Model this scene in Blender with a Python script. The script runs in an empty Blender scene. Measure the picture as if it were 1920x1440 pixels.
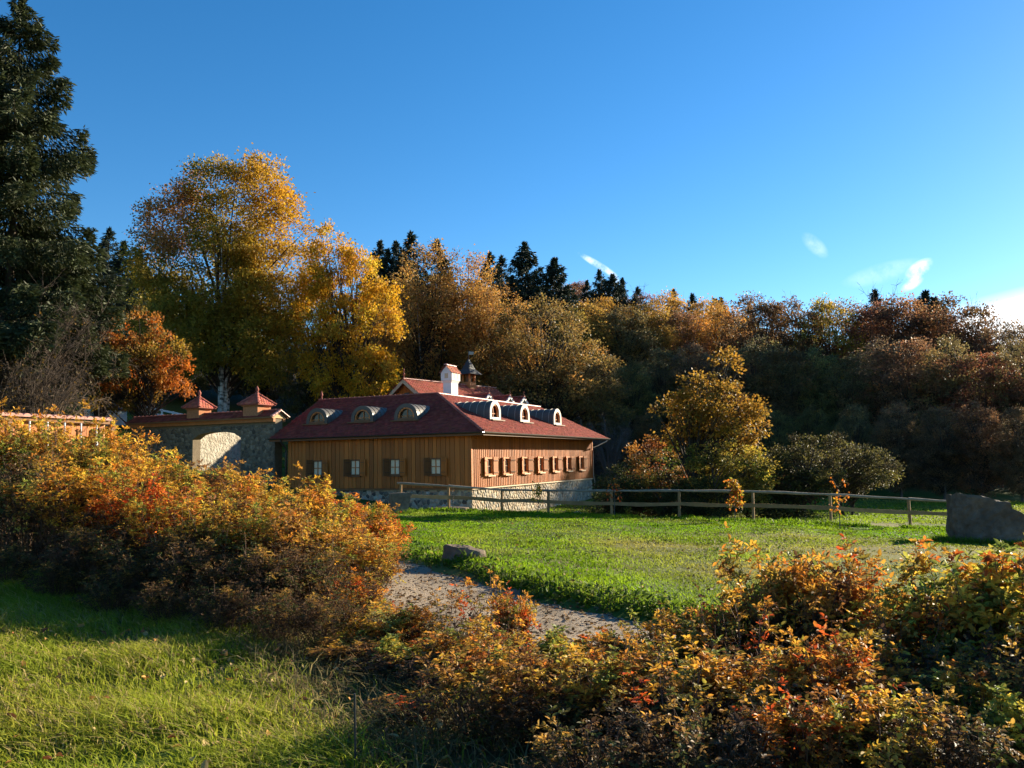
import bpy, bmesh, math, random
import numpy as np
from mathutils import Vector, Matrix

S = bpy.context.scene
COL = S.collection
R = math.radians

# ------------------------------------------------------------------ camera
EYE = 1.65
FPX = 1520.0
cam_data = bpy.data.cameras.new('camera')
cam_data.sensor_width = 36.0
cam_data.lens = FPX / 1920.0 * 36.0
cam_data.clip_start = 0.05
cam_data.clip_end = 6000.0
cam = bpy.data.objects.new('camera', cam_data)
COL.objects.link(cam)
CAM_ROT = Matrix.Rotation(R(90 + 5.3), 4, 'X') @ Matrix.Rotation(R(-1.03), 4, 'Z')
cam.matrix_world = Matrix.Translation((0, 0, EYE)) @ CAM_ROT
S.camera = cam
_CR = np.array(CAM_ROT.to_3x3())

def at(px, py, Y):
    """point at depth Y that the photograph shows at pixel (px, py)"""
    d = _CR @ np.array([(px - 960.0) / FPX, -(py - 720.0) / FPX, -1.0])
    k = Y / d[1]
    return np.array([d[0] * k, Y, EYE + d[2] * k])

# ------------------------------------------------------------------ light
SUN_AZ, SUN_EL = R(52), R(17.3)
sun_dir = Vector((math.sin(SUN_AZ) * math.cos(SUN_EL), math.cos(SUN_AZ) * math.cos(SUN_EL), math.sin(SUN_EL)))
sd = bpy.data.lights.new('sun', 'SUN')
sd.energy = 5.0
sd.angle = R(0.53)
sd.color = (1.0, 0.88, 0.66)
sun = bpy.data.objects.new('sun', sd)
COL.objects.link(sun)
sun.rotation_euler = sun_dir.to_track_quat('Z', 'Y').to_euler()
sun.location = (60, 30, 60)

W = bpy.data.worlds.new('World')
S.world = W
W.use_nodes = True
W.cycles.sampling_method = 'MANUAL'
W.cycles.sample_map_resolution = 512
nt = W.node_tree
nt.nodes.clear()
def wn(t, **k):
    n = nt.nodes.new(t)
    for a, b in k.items():
        setattr(n, a, b)
    return n
sky = wn('ShaderNodeTexSky', sky_type='NISHITA', sun_disc=False)
sky.sun_elevation = SUN_EL
sky.sun_rotation = SUN_AZ
sky.altitude = 700
sky.air_density = 1.0
sky.dust_density = 0.15
sky.ozone_density = 3.0
bg = wn('ShaderNodeBackground')
bg.inputs['Strength'].default_value = 0.071
out = wn('ShaderNodeOutputWorld')
hs = wn('ShaderNodeHueSaturation')
hs.inputs['Saturation'].default_value = 1.28
nt.links.new(sky.outputs[0], hs.inputs['Color'])
# a few thin clouds, fixed in direction space
geo = wn('ShaderNodeNewGeometry')
def vmath(op, a=None, b=None):
    n = wn('ShaderNodeVectorMath', operation=op)
    if a is not None: nt.links.new(a, n.inputs[0]) if hasattr(a, 'is_linked') else setattr(n.inputs[0], 'default_value', a)
    if b is not None: nt.links.new(b, n.inputs[1]) if hasattr(b, 'is_linked') else setattr(n.inputs[1], 'default_value', b)
    return n
def smath(op, a, b=None, clamp=False):
    n = wn('ShaderNodeMath', operation=op, use_clamp=clamp)
    for i, v in enumerate((a, b)):
        if v is None: continue
        if hasattr(v, 'is_linked'): nt.links.new(v, n.inputs[i])
        else: n.inputs[i].default_value = v
    return n.outputs[0]
view = vmath('SCALE', geo.outputs['Incoming']); view.inputs['Scale'].default_value = -1.0
V_ = view.outputs[0]
noise = wn('ShaderNodeTexNoise'); noise.inputs['Scale'].default_value = 60.0; noise.inputs['Detail'].default_value = 6.0; noise.inputs['Roughness'].default_value = 0.62
nt.links.new(V_, noise.inputs['Vector'])
cloud_sum = None
def cloud(px, py, ax, ay, rot, amount, k):
    """soft elongated wisp about the direction seen at a pixel: half sizes ax, ay in radians, tilted by rot"""
    global cloud_sum
    c = at(px, py, 1000.0) - np.array([0, 0, EYE]); c /= np.linalg.norm(c)
    e = np.cross(c, [0, 0, 1]); e /= np.linalg.norm(e); u = np.cross(e, c)
    e2 = e * math.cos(rot) + u * math.sin(rot); u2 = -e * math.sin(rot) + u * math.cos(rot)
    a = vmath('DOT_PRODUCT', V_, tuple(e2)).outputs['Value']
    b = vmath('DOT_PRODUCT', V_, tuple(u2)).outputs['Value']
    a0, b0 = float(np.dot(c, e2)), float(np.dot(c, u2))
    a = smath('DIVIDE', smath('SUBTRACT', a, a0), ax)
    b = smath('DIVIDE', smath('SUBTRACT', b, b0), ay)
    d2 = smath('ADD', smath('MULTIPLY', a, a), smath('MULTIPLY', b, b))
    m = smath('SUBTRACT', 1.0, d2, True)
    t = smath('MULTIPLY', smath('SUBTRACT', noise.outputs[0], k), 3.0, True)
    m = smath('MULTIPLY', smath('MULTIPLY', smath('MULTIPLY', m, t, True), vis(c)), amount)
    cloud_sum = m if cloud_sum is None else smath('ADD', cloud_sum, m)
def vis(c):
    return smath('GREATER_THAN', vmath('DOT_PRODUCT', V_, tuple(c)).outputs['Value'], 0.5)
cloud(1122, 497, 0.030, 0.0045, R(-33), 0.75, 0.36)
cloud(1148, 517, 0.018, 0.0045, R(-48), 0.45, 0.36)
cloud(1528, 460, 0.020, 0.009, R(-50), 0.22, 0.36)
cloud(1722, 506, 0.018, 0.009, R(35), 0.9, 0.36)
cloud(1710, 533, 0.014, 0.006, R(30), 0.8, 0.36)
cloud(1655, 512, 0.045, 0.012, R(10), 0.16, 0.3)
cloud(1935, 612, 0.085, 0.034, R(6), 2.2, 0.05)
cloud(2120, 590, 0.25, 0.05, R(4), 0.9, 0.1)
cm = smath('MINIMUM', cloud_sum, 1.0)
mixc = wn('ShaderNodeMixRGB')
mixc.inputs['Color2'].default_value = (9.5, 9.7, 9.8, 1)
nt.links.new(cm, mixc.inputs['Fac'])
nt.links.new(hs.outputs[0], mixc.inputs['Color1'])
nt.links.new(mixc.outputs[0], bg.inputs['Color'])
nt.links.new(bg.outputs[0], out.inputs['Surface'])

S.view_settings.view_transform = 'Standard'
S.view_settings.look = 'None'
S.view_settings.exposure = 1.55
S.view_settings.gamma = 1.0
S.view_settings.use_curve_mapping = False
S.render.engine = 'CYCLES'
S.cycles.max_bounces = 5
S.cycles.diffuse_bounces = 2
S.cycles.glossy_bounces = 2
S.cycles.transmission_bounces = 4
S.cycles.transparent_max_bounces = 4
S.cycles.use_adaptive_sampling = True
S.cycles.adaptive_threshold = 0.02
S.cycles.caustics_reflective = False
S.cycles.caustics_refractive = False

# ------------------------------------------------------------------ small helpers
def tag(o, label=None, cat=None, group=None, kind=None):
    if label: o['label'] = label
    if cat: o['category'] = cat
    if group: o['group'] = group
    if kind: o['kind'] = kind
    return o

def empty(name, loc=(0, 0, 0), rz=0.0):
    o = bpy.data.objects.new(name, None)
    o.empty_display_size = 0.3
    COL.objects.link(o)
    o.location = loc
    o.rotation_euler = (0, 0, rz)
    return o

def link(name, me, parent=None, mat=None):
    o = bpy.data.objects.new(name, me)
    COL.objects.link(o)
    if parent is not None: o.parent = parent
    if mat is not None and not me.materials: me.materials.append(mat)
    return o

def copy_tree(o, parent=None):
    c = o.copy()
    COL.objects.link(c)
    if parent is not None:
        c.parent = parent
        c.matrix_parent_inverse = o.matrix_parent_inverse
    for ch in list(o.children):
        copy_tree(ch, c)
    return c

def mesh_np(name, V, Fs, col=None, smooth=False):
    """V (n,3); Fs list of int arrays (m,k); col (n,3) point colours"""
    V = np.asarray(V, np.float32)
    me = bpy.data.meshes.new(name)
    me.vertices.add(len(V))
    me.vertices.foreach_set('co', V.ravel())
    Fs = [np.asarray(f, np.int32) for f in Fs if len(f)]
    li = np.concatenate([f.ravel() for f in Fs])
    tot = np.concatenate([np.full(len(f), f.shape[1], np.int32) for f in Fs])
    st = np.concatenate([[0], np.cumsum(tot)[:-1]]).astype(np.int32)
    me.loops.add(len(li))
    me.loops.foreach_set('vertex_index', li)
    me.polygons.add(len(tot))
    me.polygons.foreach_set('loop_start', st)
    me.polygons.foreach_set('loop_total', tot)
    if smooth:
        me.polygons.foreach_set('use_smooth', np.ones(len(tot), bool))
    me.update(calc_edges=True)
    if col is not None:
        a = me.color_attributes.new('col', 'FLOAT_COLOR', 'POINT')
        c = np.ones((len(V), 4), np.float32)
        c[:, :3] = np.clip(col, 0, 1)
        a.data.foreach_set('color', c.ravel())
    return me

class MB:
    """collects boxes, prisms and tubes into one mesh"""
    def __init__(s): s.v = []; s.f = []
    def add(s, vs, fs):
        n = len(s.v)
        s.v += [tuple(map(float, p)) for p in vs]
        s.f += [tuple(i + n for i in f) for f in fs]
        return s
    def box(s, x0, x1, y0, y1, z0, z1):
        vs = [(x, y, z) for z in (z0, z1) for y in (y0, y1) for x in (x0, x1)]
        return s.add(vs, [(0, 2, 3, 1), (4, 5, 7, 6), (0, 1, 5, 4), (2, 6, 7, 3), (0, 4, 6, 2), (1, 3, 7, 5)])
    def prism(s, poly, d):
        """polygon of 3D points extruded along vector d"""
        n = len(poly); d = np.asarray(d, float)
        vs = [np.asarray(p, float) for p in poly] + [np.asarray(p, float) + d for p in poly]
        fs = [tuple(range(n))[::-1], tuple(range(n, 2 * n))] + [(i, (i + 1) % n, n + (i + 1) % n, n + i) for i in range(n)]
        return s.add(vs, fs)
    def tube(s, pts, rad, n=8, cap=True):
        pts = [np.asarray(p, float) for p in pts]
        if not hasattr(rad, '__len__'): rad = [rad] * len(pts)
        rings = []
        for i, p in enumerate(pts):
            t = pts[min(i + 1, len(pts) - 1)] - pts[max(i - 1, 0)]
            t = t / (np.linalg.norm(t) + 1e-9)
            a = np.cross(t, [0, 0, 1.0]) if abs(t[2]) < 0.95 else np.cross(t, [1.0, 0, 0])
            a /= np.linalg.norm(a); b = np.cross(t, a)
            rings.append([p + rad[i] * (a * math.cos(2 * math.pi * k / n) + b * math.sin(2 * math.pi * k / n)) for k in range(n)])
        vs = [q for r in rings for q in r]
        fs = [(i * n + k, i * n + (k + 1) % n, (i + 1) * n + (k + 1) % n, (i + 1) * n + k) for i in range(len(pts) - 1) for k in range(n)]
        if cap:
            fs += [tuple(range(n))[::-1], tuple((len(pts) - 1) * n + k for k in range(n))]
        return s.add(vs, fs)
    def lathe(s, prof, c=(0, 0, 0), n=10):
        vs = [(c[0] + r * math.cos(2 * math.pi * k / n), c[1] + r * math.sin(2 * math.pi * k / n), c[2] + z) for r, z in prof for k in range(n)]
        fs = [(i * n + k, i * n + (k + 1) % n, (i + 1) * n + (k + 1) % n, (i + 1) * n + k) for i in range(len(prof) - 1) for k in range(n)]
        fs += [tuple(range(n))[::-1], tuple((len(prof) - 1) * n + k for k in range(n))]
        return s.add(vs, fs)
    def mesh(s, name, smooth=False):
        me = bpy.data.meshes.new(name)
        me.from_pydata(s.v, [], s.f)
        me.update()
        bm = bmesh.new(); bm.from_mesh(me)
        bmesh.ops.recalc_face_normals(bm, faces=bm.faces)
        bm.to_mesh(me); bm.free()
        if smooth:
            for p in me.polygons: p.use_smooth = True
        return me
    def build(s, name, mat, parent=None, smooth=False):
        return link(name, s.mesh(name, smooth), parent, mat)

# ------------------------------------------------------------------ materials
def material(name, base, rough=0.7, spec=0.3, noise_scale=None, noise_amt=0.25, bump=0.0, bump_scale=30.0, use_col=False, stretch=None, translucent=0.0, objcol=False, metallic=0.0, random_amt=0.0, mix2=None, mix_scale=3.0, bump_dist=.03):
    m = bpy.data.materials.new(name)
    m.use_nodes = True
    t = m.node_tree; t.nodes.clear()
    N = t.nodes.new; L = t.links.new
    o = N('ShaderNodeOutputMaterial')
    p = N('ShaderNodeBsdfPrincipled')
    p.inputs['Roughness'].default_value = rough
    p.inputs['Specular IOR Level'].default_value = spec
    p.inputs['Metallic'].default_value = metallic
    if use_col:
        a = N('ShaderNodeAttribute'); a.attribute_name = 'col'; c = a.outputs['Color']
    else:
        a = N('ShaderNodeRGB'); a.outputs[0].default_value = (*base, 1); c = a.outputs[0]
    def mult(c, fac_socket, lo, hi):
        mr = N('ShaderNodeMapRange'); mr.inputs['To Min'].default_value = lo; mr.inputs['To Max'].default_value = hi
        L(fac_socket, mr.inputs['Value'])
        mx = N('ShaderNodeMixRGB'); mx.blend_type = 'MULTIPLY'; mx.inputs['Fac'].default_value = 1
        L(c, mx.inputs['Color1']); L(mr.outputs[0], mx.inputs['Color2'])
        return mx.outputs[0]
    tc = N('ShaderNodeTexCoord')
    vec = tc.outputs['Object']
    if stretch:
        mp = N('ShaderNodeMapping'); mp.inputs['Scale'].default_value = stretch
        L(vec, mp.inputs['Vector']); vec = mp.outputs[0]
    if mix2:
        nz = N('ShaderNodeTexNoise'); nz.inputs['Scale'].default_value = mix_scale; nz.inputs['Detail'].default_value = 5
        L(vec, nz.inputs['Vector'])
        rr = N('ShaderNodeMapRange'); rr.inputs['From Min'].default_value = .4; rr.inputs['From Max'].default_value = .62
        L(nz.outputs[0], rr.inputs['Value'])
        mx = N('ShaderNodeMixRGB'); L(rr.outputs[0], mx.inputs['Fac']); L(c, mx.inputs['Color1']); mx.inputs['Color2'].default_value = (*mix2, 1)
        c = mx.outputs[0]
    if objcol:
        oi = N('ShaderNodeObjectInfo')
        mx = N('ShaderNodeMixRGB'); mx.blend_type = 'MULTIPLY'; mx.inputs['Fac'].default_value = 1
        L(c, mx.inputs['Color1']); L(oi.outputs['Color'], mx.inputs['Color2']); c = mx.outputs[0]
    if random_amt:
        oi = N('ShaderNodeObjectInfo')
        c = mult(c, oi.outputs['Random'], 1 - random_amt, 1 + random_amt)
    if noise_scale:
        nz = N('ShaderNodeTexNoise'); nz.inputs['Scale'].default_value = noise_scale; nz.inputs['Detail'].default_value = 6; nz.inputs['Roughness'].default_value = .6
        L(vec, nz.inputs['Vector'])
        c = mult(c, nz.outputs[0], 1 - 2 * noise_amt, 1 + 2 * noise_amt)
    if bump:
        nb = N('ShaderNodeTexNoise'); nb.inputs['Scale'].default_value = bump_scale; nb.inputs['Detail'].default_value = 6
        L(vec, nb.inputs['Vector'])
        bp = N('ShaderNodeBump'); bp.inputs['Strength'].default_value = bump; bp.inputs['Distance'].default_value = bump_dist
        L(nb.outputs[0], bp.inputs['Height']); L(bp.outputs[0], p.inputs['Normal'])
    L(c, p.inputs['Base Color'])
    if translucent:
        tr = N('ShaderNodeBsdfTranslucent'); L(c, tr.inputs['Color'])
        ms = N('ShaderNodeMixShader'); ms.inputs[0].default_value = translucent
        L(p.outputs[0], ms.inputs[1]); L(tr.outputs[0], ms.inputs[2]); L(ms.outputs[0], o.inputs['Surface'])
    else:
        L(p.outputs[0], o.inputs['Surface'])
    return m

M = {}
M['leaf'] = material('leaf', (1, 1, 1), .55, .2, use_col=True, translucent=.48, objcol=True)
M['needle'] = material('needle', (1, 1, 1), .6, .2, use_col=True, translucent=.18, objcol=True)
M['grass'] = material('grass', (1, 1, 1), .6, .12, use_col=True, translucent=.5)
M['litter'] = material('litter', (1, 1, 1), .8, .2, use_col=True, translucent=.15)
M['ground'] = material('ground', (1, 1, 1), .95, .1, use_col=True, noise_scale=3.0, noise_amt=.22, bump=.6, bump_scale=14)
M['gravel'] = material('gravel', (.34, .27, .20), .95, .1, noise_scale=55, noise_amt=.32, bump=1.0, bump_scale=70, mix2=(.25, .195, .14), mix_scale=1.3)
M['bark'] = material('bark', (.055, .042, .033), .9, .1, noise_scale=6, noise_amt=.3, bump=.8, bump_scale=18, stretch=(1, 1, .25))
M['grey_bark'] = material('grey_bark', (.13, .11, .095), .9, .1, noise_scale=8, noise_amt=.3, bump=.5, bump_scale=20, stretch=(1, 1, .3))
M['birch_bark'] = material('birch_bark', (.62, .59, .54), .8, .2, bump=.4, bump_scale=18, mix2=(.10, .09, .08), mix_scale=2.2, stretch=(1, 1, 2.2))
M['twig'] = material('twig', (.17, .14, .12), .85, .15, objcol=True)
M['cane'] = material('cane', (.13, .075, .05), .8, .2)
M['larch'] = material('larch', (.42, .13, .022), .6, .3, noise_scale=4, noise_amt=.3, bump=.3, bump_scale=30, stretch=(6, 6, .35), random_amt=.28)
M['larch_trim'] = material('larch_trim', (.52, .18, .05), .6, .3, noise_scale=4, noise_amt=.18, random_amt=.12)
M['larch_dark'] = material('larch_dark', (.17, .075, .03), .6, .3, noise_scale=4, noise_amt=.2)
M['pale_wood'] = material('pale_wood', (.60, .44, .27), .65, .3, noise_scale=5, noise_amt=.15)
M['soffit'] = material('soffit', (.25, .12, .05), .7, .2, noise_scale=4, noise_amt=.15)
M['tile'] = material('tile', (1, 1, 1), .8, .05, use_col=True, noise_scale=9, noise_amt=.14)
M['ridge_tile'] = material('ridge_tile', (.32, .09, .06), .7, .2, noise_scale=9, noise_amt=.16, random_amt=.16)
M['pink_tile'] = material('pink_tile', (.52, .24, .18), .5, .4, noise_scale=9, noise_amt=.14, random_amt=.14)
M['sheet_metal'] = material('sheet_metal', (.095, .082, .07), .55, .3, metallic=.1, noise_scale=3, noise_amt=.1)
M['pale_metal'] = material('pale_metal', (.34, .30, .25), .5, .4, metallic=.2, noise_scale=4, noise_amt=.1)
M['gutter'] = material('gutter', (.34, .30, .27), .35, .5, metallic=.75)
M['dark_pipe'] = material('dark_pipe', (.05, .042, .036), .4, .5, metallic=.3)
M['plaster'] = material('plaster', (.80, .75, .70), .85, .2, noise_scale=7, noise_amt=.06, bump=.3, bump_scale=22)
M['mortar'] = material('mortar', (.44, .36, .25), .95, .1, noise_scale=6, noise_amt=.2, bump=.6, bump_scale=30)
M['dark_mortar'] = material('dark_mortar', (.20, .155, .105), .95, .1, noise_scale=6, noise_amt=.2, bump=.6, bump_scale=30)
M['stone'] = material('stone', (1, 1, 1), .9, .15, use_col=True, noise_scale=9, noise_amt=.22, bump=.5, bump_scale=16)
M['limewash'] = material('limewash', (.50, .445, .355), .92, .15, noise_scale=5, noise_amt=.22, bump=1.0, bump_scale=7, bump_dist=.12, mix2=(.38, .33, .25), mix_scale=2.4)
M['granite'] = material('granite', (.15, .11, .08), .95, .1, noise_scale=6, noise_amt=.3, bump=.9, bump_scale=9, mix2=(.21, .16, .115), mix_scale=2)
M['dark_granite'] = material('dark_granite', (.105, .076, .054), .95, .1, noise_scale=4, noise_amt=.35, bump=1.0, bump_scale=7, bump_dist=.08, mix2=(.16, .12, .088), mix_scale=1.6)
M['glass'] = material('glass', (.035, .03, .028), .12, .3)
M['curtain'] = material('curtain', (.80, .66, .46), .8, .2, noise_scale=9, noise_amt=.12)
M['white_paint'] = material('white_paint', (.78, .76, .72), .6, .3, noise_scale=5, noise_amt=.05)
M['iron'] = material('iron', (.03, .03, .03), .5, .4)
M['shingle'] = material('shingle', (.045, .042, .042), .6, .3, noise_scale=8, noise_amt=.25)
M['fence_wood'] = material('fence_wood', (.34, .19, .085), .8, .2, noise_scale=3, noise_amt=.25, bump=.3, bump_scale=12, random_amt=.2)
M['grey_wood'] = material('grey_wood', (.27, .20, .14), .8, .2, noise_scale=3, noise_amt=.25, bump=.4, bump_scale=12, random_amt=.15)
M['timber'] = material('timber', (.62, .36, .15), .7, .3, noise_scale=4, noise_amt=.2, stretch=(4, 4, .4), random_amt=.15)
M['brick'] = material('brick', (.44, .19, .09), .9, .15, noise_scale=9, noise_amt=.2, bump=.4, bump_scale=20)

# ------------------------------------------------------------------ terrain
CTRL = np.array([
 (0, -5, .05), (-8, -3, .2), (8, -3, -.1), (0, 0, 0), (-3, 3, .0), (3, 3, -.12), (-5.5, 5, .06), (-2.2, 5.5, -.03), (.2, 5, -.08), (2.5, 5, -.16), (5, 5, -.3),
 (-1.2, 7.2, -.12), (-3, 8, .0), (-5, 9, .12), (-7.5, 12, .32), (-10, 10, .4), (-4, 12, -.05), (-1.6, 10.5, -.36), (0, 8.2, -.32), (2.2, 7, -.34), (5.5, 6.3, -.48),
 (-2.6, 17.6, -.48), (-1, 15.3, -.46), (.6, 12.6, -.44), (1.3, 11.3, -.43), (4.2, 9, -.48), (8, 7.5, -.6), (-5, 22, -.4), (-9, 20, .2), (-14, 18, .9), (-14, 10, .7),
 (0, 20, -.5), (6, 16, -.62), (12, 14, -.85), (5, 24, -.72), (-2.5, 25, -.5), (12, 24, -.95), (18, 22, -1.15),
 (-4.7, 34, -.45), (-2.8, 35, -.47), (-.4, 35, -.66), (1.6, 34.8, -.73), (4.2, 34.3, -.85), (7, 33.6, -.93), (9.8, 33, -1.0), (12.7, 32.3, -1.09), (15.4, 31.5, -1.19), (22, 29, -1.35),
 (-2, 39.5, -1.0), (5, 45, -1.35), (10, 40, -1.3), (16, 42, -1.5), (22, 48, -1.7), (28, 40, -1.7), (8, 58, -1.4), (20, 60, -1.7), (35, 58, -1.8),
 (-8, 38, -.2), (-12.5, 43, .2), (-18, 44, .7), (-25, 46, 2.1), (-27, 54, 3.9), (-16, 30, .6), (-25, 30, 1.8), (-30, 42, 2.6), (-40, 36, 3.6),
 (-5, 50, -.2), (-10, 60, .9), (-20, 60, 2.0), (-28, 62, 5.4), (-36, 70, 6.6), (-50, 66, 8.5), (-24, 75, 4.5), (-12, 76, 2.8), (0, 74, .6),
 (-45, 90, 11), (-20, 95, 7), (0, 100, 6.5), (18, 95, 3), (34, 90, .5), (50, 82, -1), (60, 70, -1.2),
 (-60, 130, 19), (-20, 130, 14), (5, 125, 12.5), (25, 130, 10), (50, 120, 3), (75, 110, .5),
 (-80, 190, 30), (-20, 190, 26), (20, 185, 24), (60, 180, 14), (110, 160, 4), (-110, 100, 20), (-90, 50, 11), (-70, 20, 6), (-60, -20, 3), (60, -20, -1), (60, 30, -1.8), (110, 60, -1.5), (0, -60, .5),
 (-150, 260, 34), (0, 270, 36), (150, 260, 14), (180, 100, 0), (-180, 60, 14), (-160, -100, 3), (160, -100, -1), (0, -160, 0)], float)
def _tps():
    p = CTRL[:, :2] / 50; n = len(p)
    d = np.linalg.norm(p[:, None] - p[None], axis=2)
    K = np.where(d > 0, d * d * np.log(d + 1e-12), 0) + np.eye(n) * 2e-5
    Pm = np.c_[np.ones(n), p]
    A = np.block([[K, Pm], [Pm.T, np.zeros((3, 3))]])
    return np.linalg.solve(A, np.r_[CTRL[:, 2], 0, 0, 0])
_TW = _tps()
def vnoise(x, y, s, seed=0):
    """value noise, about -1..1"""
    x = np.asarray(x, float) / s + seed * 17.31; y = np.asarray(y, float) / s + seed * 5.77
    xi = np.floor(x).astype(np.int64); yi = np.floor(y).astype(np.int64)
    fx = x - xi; fy = y - yi
    fx = fx * fx * (3 - 2 * fx); fy = fy * fy * (3 - 2 * fy)
    def h(a, b):
        n = (a * 374761393 + b * 668265263 + seed * 974711) & 0x7fffffff
        n = ((n ^ (n >> 13)) * 1274126177) & 0x7fffffff
        n = n ^ (n >> 16)
        return (n & 0xffff) / 32767.5 - 1
    return (h(xi, yi) * (1 - fx) + h(xi + 1, yi) * fx) * (1 - fy) + (h(xi, yi + 1) * (1 - fx) + h(xi + 1, yi + 1) * fx) * fy

PATH = np.array([(-7.0, 27.5), (-5.2, 22.5), (-3.75, 17.3), (-2.2, 14.3), (-.9, 12.2), (.2, 10.55), (1.6, 9.15), (3.4, 7.9), (5.6, 6.75), (9, 5.6), (14, 4.6)], float)
def _dense(p, n=12):
    o = []
    for i in range(len(p) - 1):
        a, b, c, d = p[max(i - 1, 0)], p[i], p[i + 1], p[min(i + 2, len(p) - 1)]
        for t in np.arange(n) / n:
            o.append(.5 * ((2 * b) + (c - a) * t + (2 * a - 5 * b + 4 * c - d) * t * t + (3 * b - a - 3 * c + d) * t ** 3))
    o.append(p[-1]); return np.array(o)
PATHD = _dense(PATH)
def path_dist(x, y):
    """signed distance to the path's centre line (negative = lawn side)"""
    x = np.asarray(x, float).ravel(); y = np.asarray(y, float).ravel()
    best = np.full(x.shape, 1e9); sg = np.zeros(x.shape)
    for i in range(len(PATHD) - 1):
        a, b = PATHD[i], PATHD[i + 1]; d = b - a
        t = np.clip(((x - a[0]) * d[0] + (y - a[1]) * d[1]) / (d @ d), 0, 1)
        qx = x - a[0] - t * d[0]; qy = y - a[1] - t * d[1]
        r = np.hypot(qx, qy); m = r < best
        best = np.where(m, r, best); sg = np.where(m, np.sign(d[0] * qy - d[1] * qx), sg)
    return best, sg
PW = 1.35
def gz(x, y):
    x = np.asarray(x, float); y = np.asarray(y, float); sh = x.shape
    x = x.ravel(); y = y.ravel()
    r = np.hypot(x, y - 20)
    k = np.where(r > 240, 240 / np.maximum(r, 1), 1.0)
    xs, ys = x * k, 20 + (y - 20) * k
    z = np.zeros(len(x))
    for i0 in range(0, len(x), 20000):
        s_ = slice(i0, i0 + 20000)
        d2 = ((xs[s_, None] - CTRL[None, :, 0]) / 50) ** 2 + ((ys[s_, None] - CTRL[None, :, 1]) / 50) ** 2
        K = .5 * d2 * np.log(d2 + 1e-12)
        z[s_] = K @ _TW[:-3] + _TW[-3] + _TW[-2] * xs[s_] / 50 + _TW[-1] * ys[s_] / 50
    near = np.clip(1 - r / 70, 0, 1)
    z = z + near * (.085 * vnoise(x, y, 3.1, 1) + .045 * vnoise(x, y, 1.1, 2)) + (1 - near) * .6 * vnoise(x, y, 17, 3)
    m = (y > 3) & (y < 32) & (np.abs(x) < 18)
    if m.any():
        b, sg = path_dist(x[m], y[m])
        flat = np.clip((PW + .5 - b) / .5, 0, 1)
        bank = np.where(sg > 0, 1, -.0) * np.clip((b - PW + .05) / .35, 0, 1) * np.clip(1 - (b - PW - .3) / 4, 0, 1) * .17
        z[m] = z[m] - .03 * flat + bank
    return z.reshape(sh)
def g1(x, y): return float(gz(np.array([x]), np.array([y]))[0])

def graded(lo, hi, c, d0, g):
    a = [c]; d = d0
    while a[-1] < hi: a.append(a[-1] + d); d *= g
    b = [c]; d = d0
    while b[-1] > lo: b.append(b[-1] - d); d *= g
    return np.array(b[::-1] + a[1:])
gx = graded(-1500, 1500, 0, .30, 1.043); gy = graded(-600, 2200, 12, .30, 1.040)
XX, YY = np.meshgrid(gx, gy)
ZZ = gz(XX, YY)
nx, ny = len(gx), len(gy)
idx = np.arange(nx * ny).reshape(ny, nx)
quads = np.stack([idx[:-1, :-1], idx[:-1, 1:], idx[1:, 1:], idx[1:, :-1]], -1).reshape(-1, 4)
xf, yf = XX.ravel(), YY.ravel()
GREEN, DRYG, SOIL, FLOOR = np.array([.065, .105, .016]), np.array([.19, .155, .05]), np.array([.075, .052, .032]), np.array([.06, .042, .026])
def lerp(a, b, t): t = np.asarray(t)[..., None]; return a * (1 - t) + b * t
gcol = np.tile(GREEN, (len(xf), 1))
gcol = lerp(gcol, DRYG, np.clip(.35 + .55 * vnoise(xf, yf, 4, 5) + .3 * vnoise(xf, yf, 1.3, 6), 0, .7))
# dry mown strip on the far part of the lawn
gcol = lerp(gcol, DRYG, np.clip(1 - np.abs(yf - 21 - .15 * xf) / 5, 0, 1) * np.clip((xf + 1) / 6, 0, .8))
# soil below the shrubs, leaf litter in the wood
hedge = np.exp(-(((yf - 10.2 + .75 * (xf + 3.5)) / 1.9) ** 2)) * ((xf < 0) & (xf > -12))
hedge2 = np.exp(-(((yf - 5.6 + .1 * xf) / 1.6) ** 2)) * np.clip((xf + 1.2) / .8, 0, 1) * (xf < 12)
gcol = lerp(gcol, SOIL, np.clip(hedge + hedge2, 0, .9))
wood = np.clip((yf - 66) / 8, 0, 1) * np.clip((xf + 12) / 6, 0, 1)
wood = np.maximum(wood, np.clip((yf - 88) / 8, 0, 1))
gcol = lerp(gcol, FLOOR, wood)
me = mesh_np('ground', np.c_[xf, yf, ZZ.ravel()], [quads], gcol, smooth=True)
ground = link('ground', me, None, M['ground']); ground['kind'] = 'structure'

# gravel path, a sheet just above the ground
def path_mesh():
    rng = np.random.default_rng(4)
    P = PATHD; T = np.gradient(P, axis=0); T /= np.linalg.norm(T, axis=1)[:, None]
    Nn = np.c_[-T[:, 1], T[:, 0]]
    k = 13; V = []
    for i, (p, n) in enumerate(zip(P, Nn)):
        wob = PW + .07 * math.sin(i * .31) + .05 * math.sin(i * .83 + 1)
        for j in range(k):
            s_ = (j / (k - 1) * 2 - 1) * wob
            V.append(p + n * s_)
    V = np.array(V); z = gz(V[:, 0], V[:, 1]) + .03 + .012 * vnoise(V[:, 0], V[:, 1], .35, 8)
    e = np.abs((np.arange(len(V)) % k) / (k - 1) * 2 - 1) > .99
    z[e] -= .05
    i0 = np.arange(len(P) - 1)[:, None] * k + np.arange(k - 1)[None]
    Q = np.stack([i0, i0 + k, i0 + k + 1, i0 + 1], -1).reshape(-1, 4)
    return mesh_np('gravel_path', np.c_[V, z], [Q], smooth=True)
o = link('gravel_path', path_mesh(), None, M['gravel']); o['kind'] = 'structure'

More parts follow.
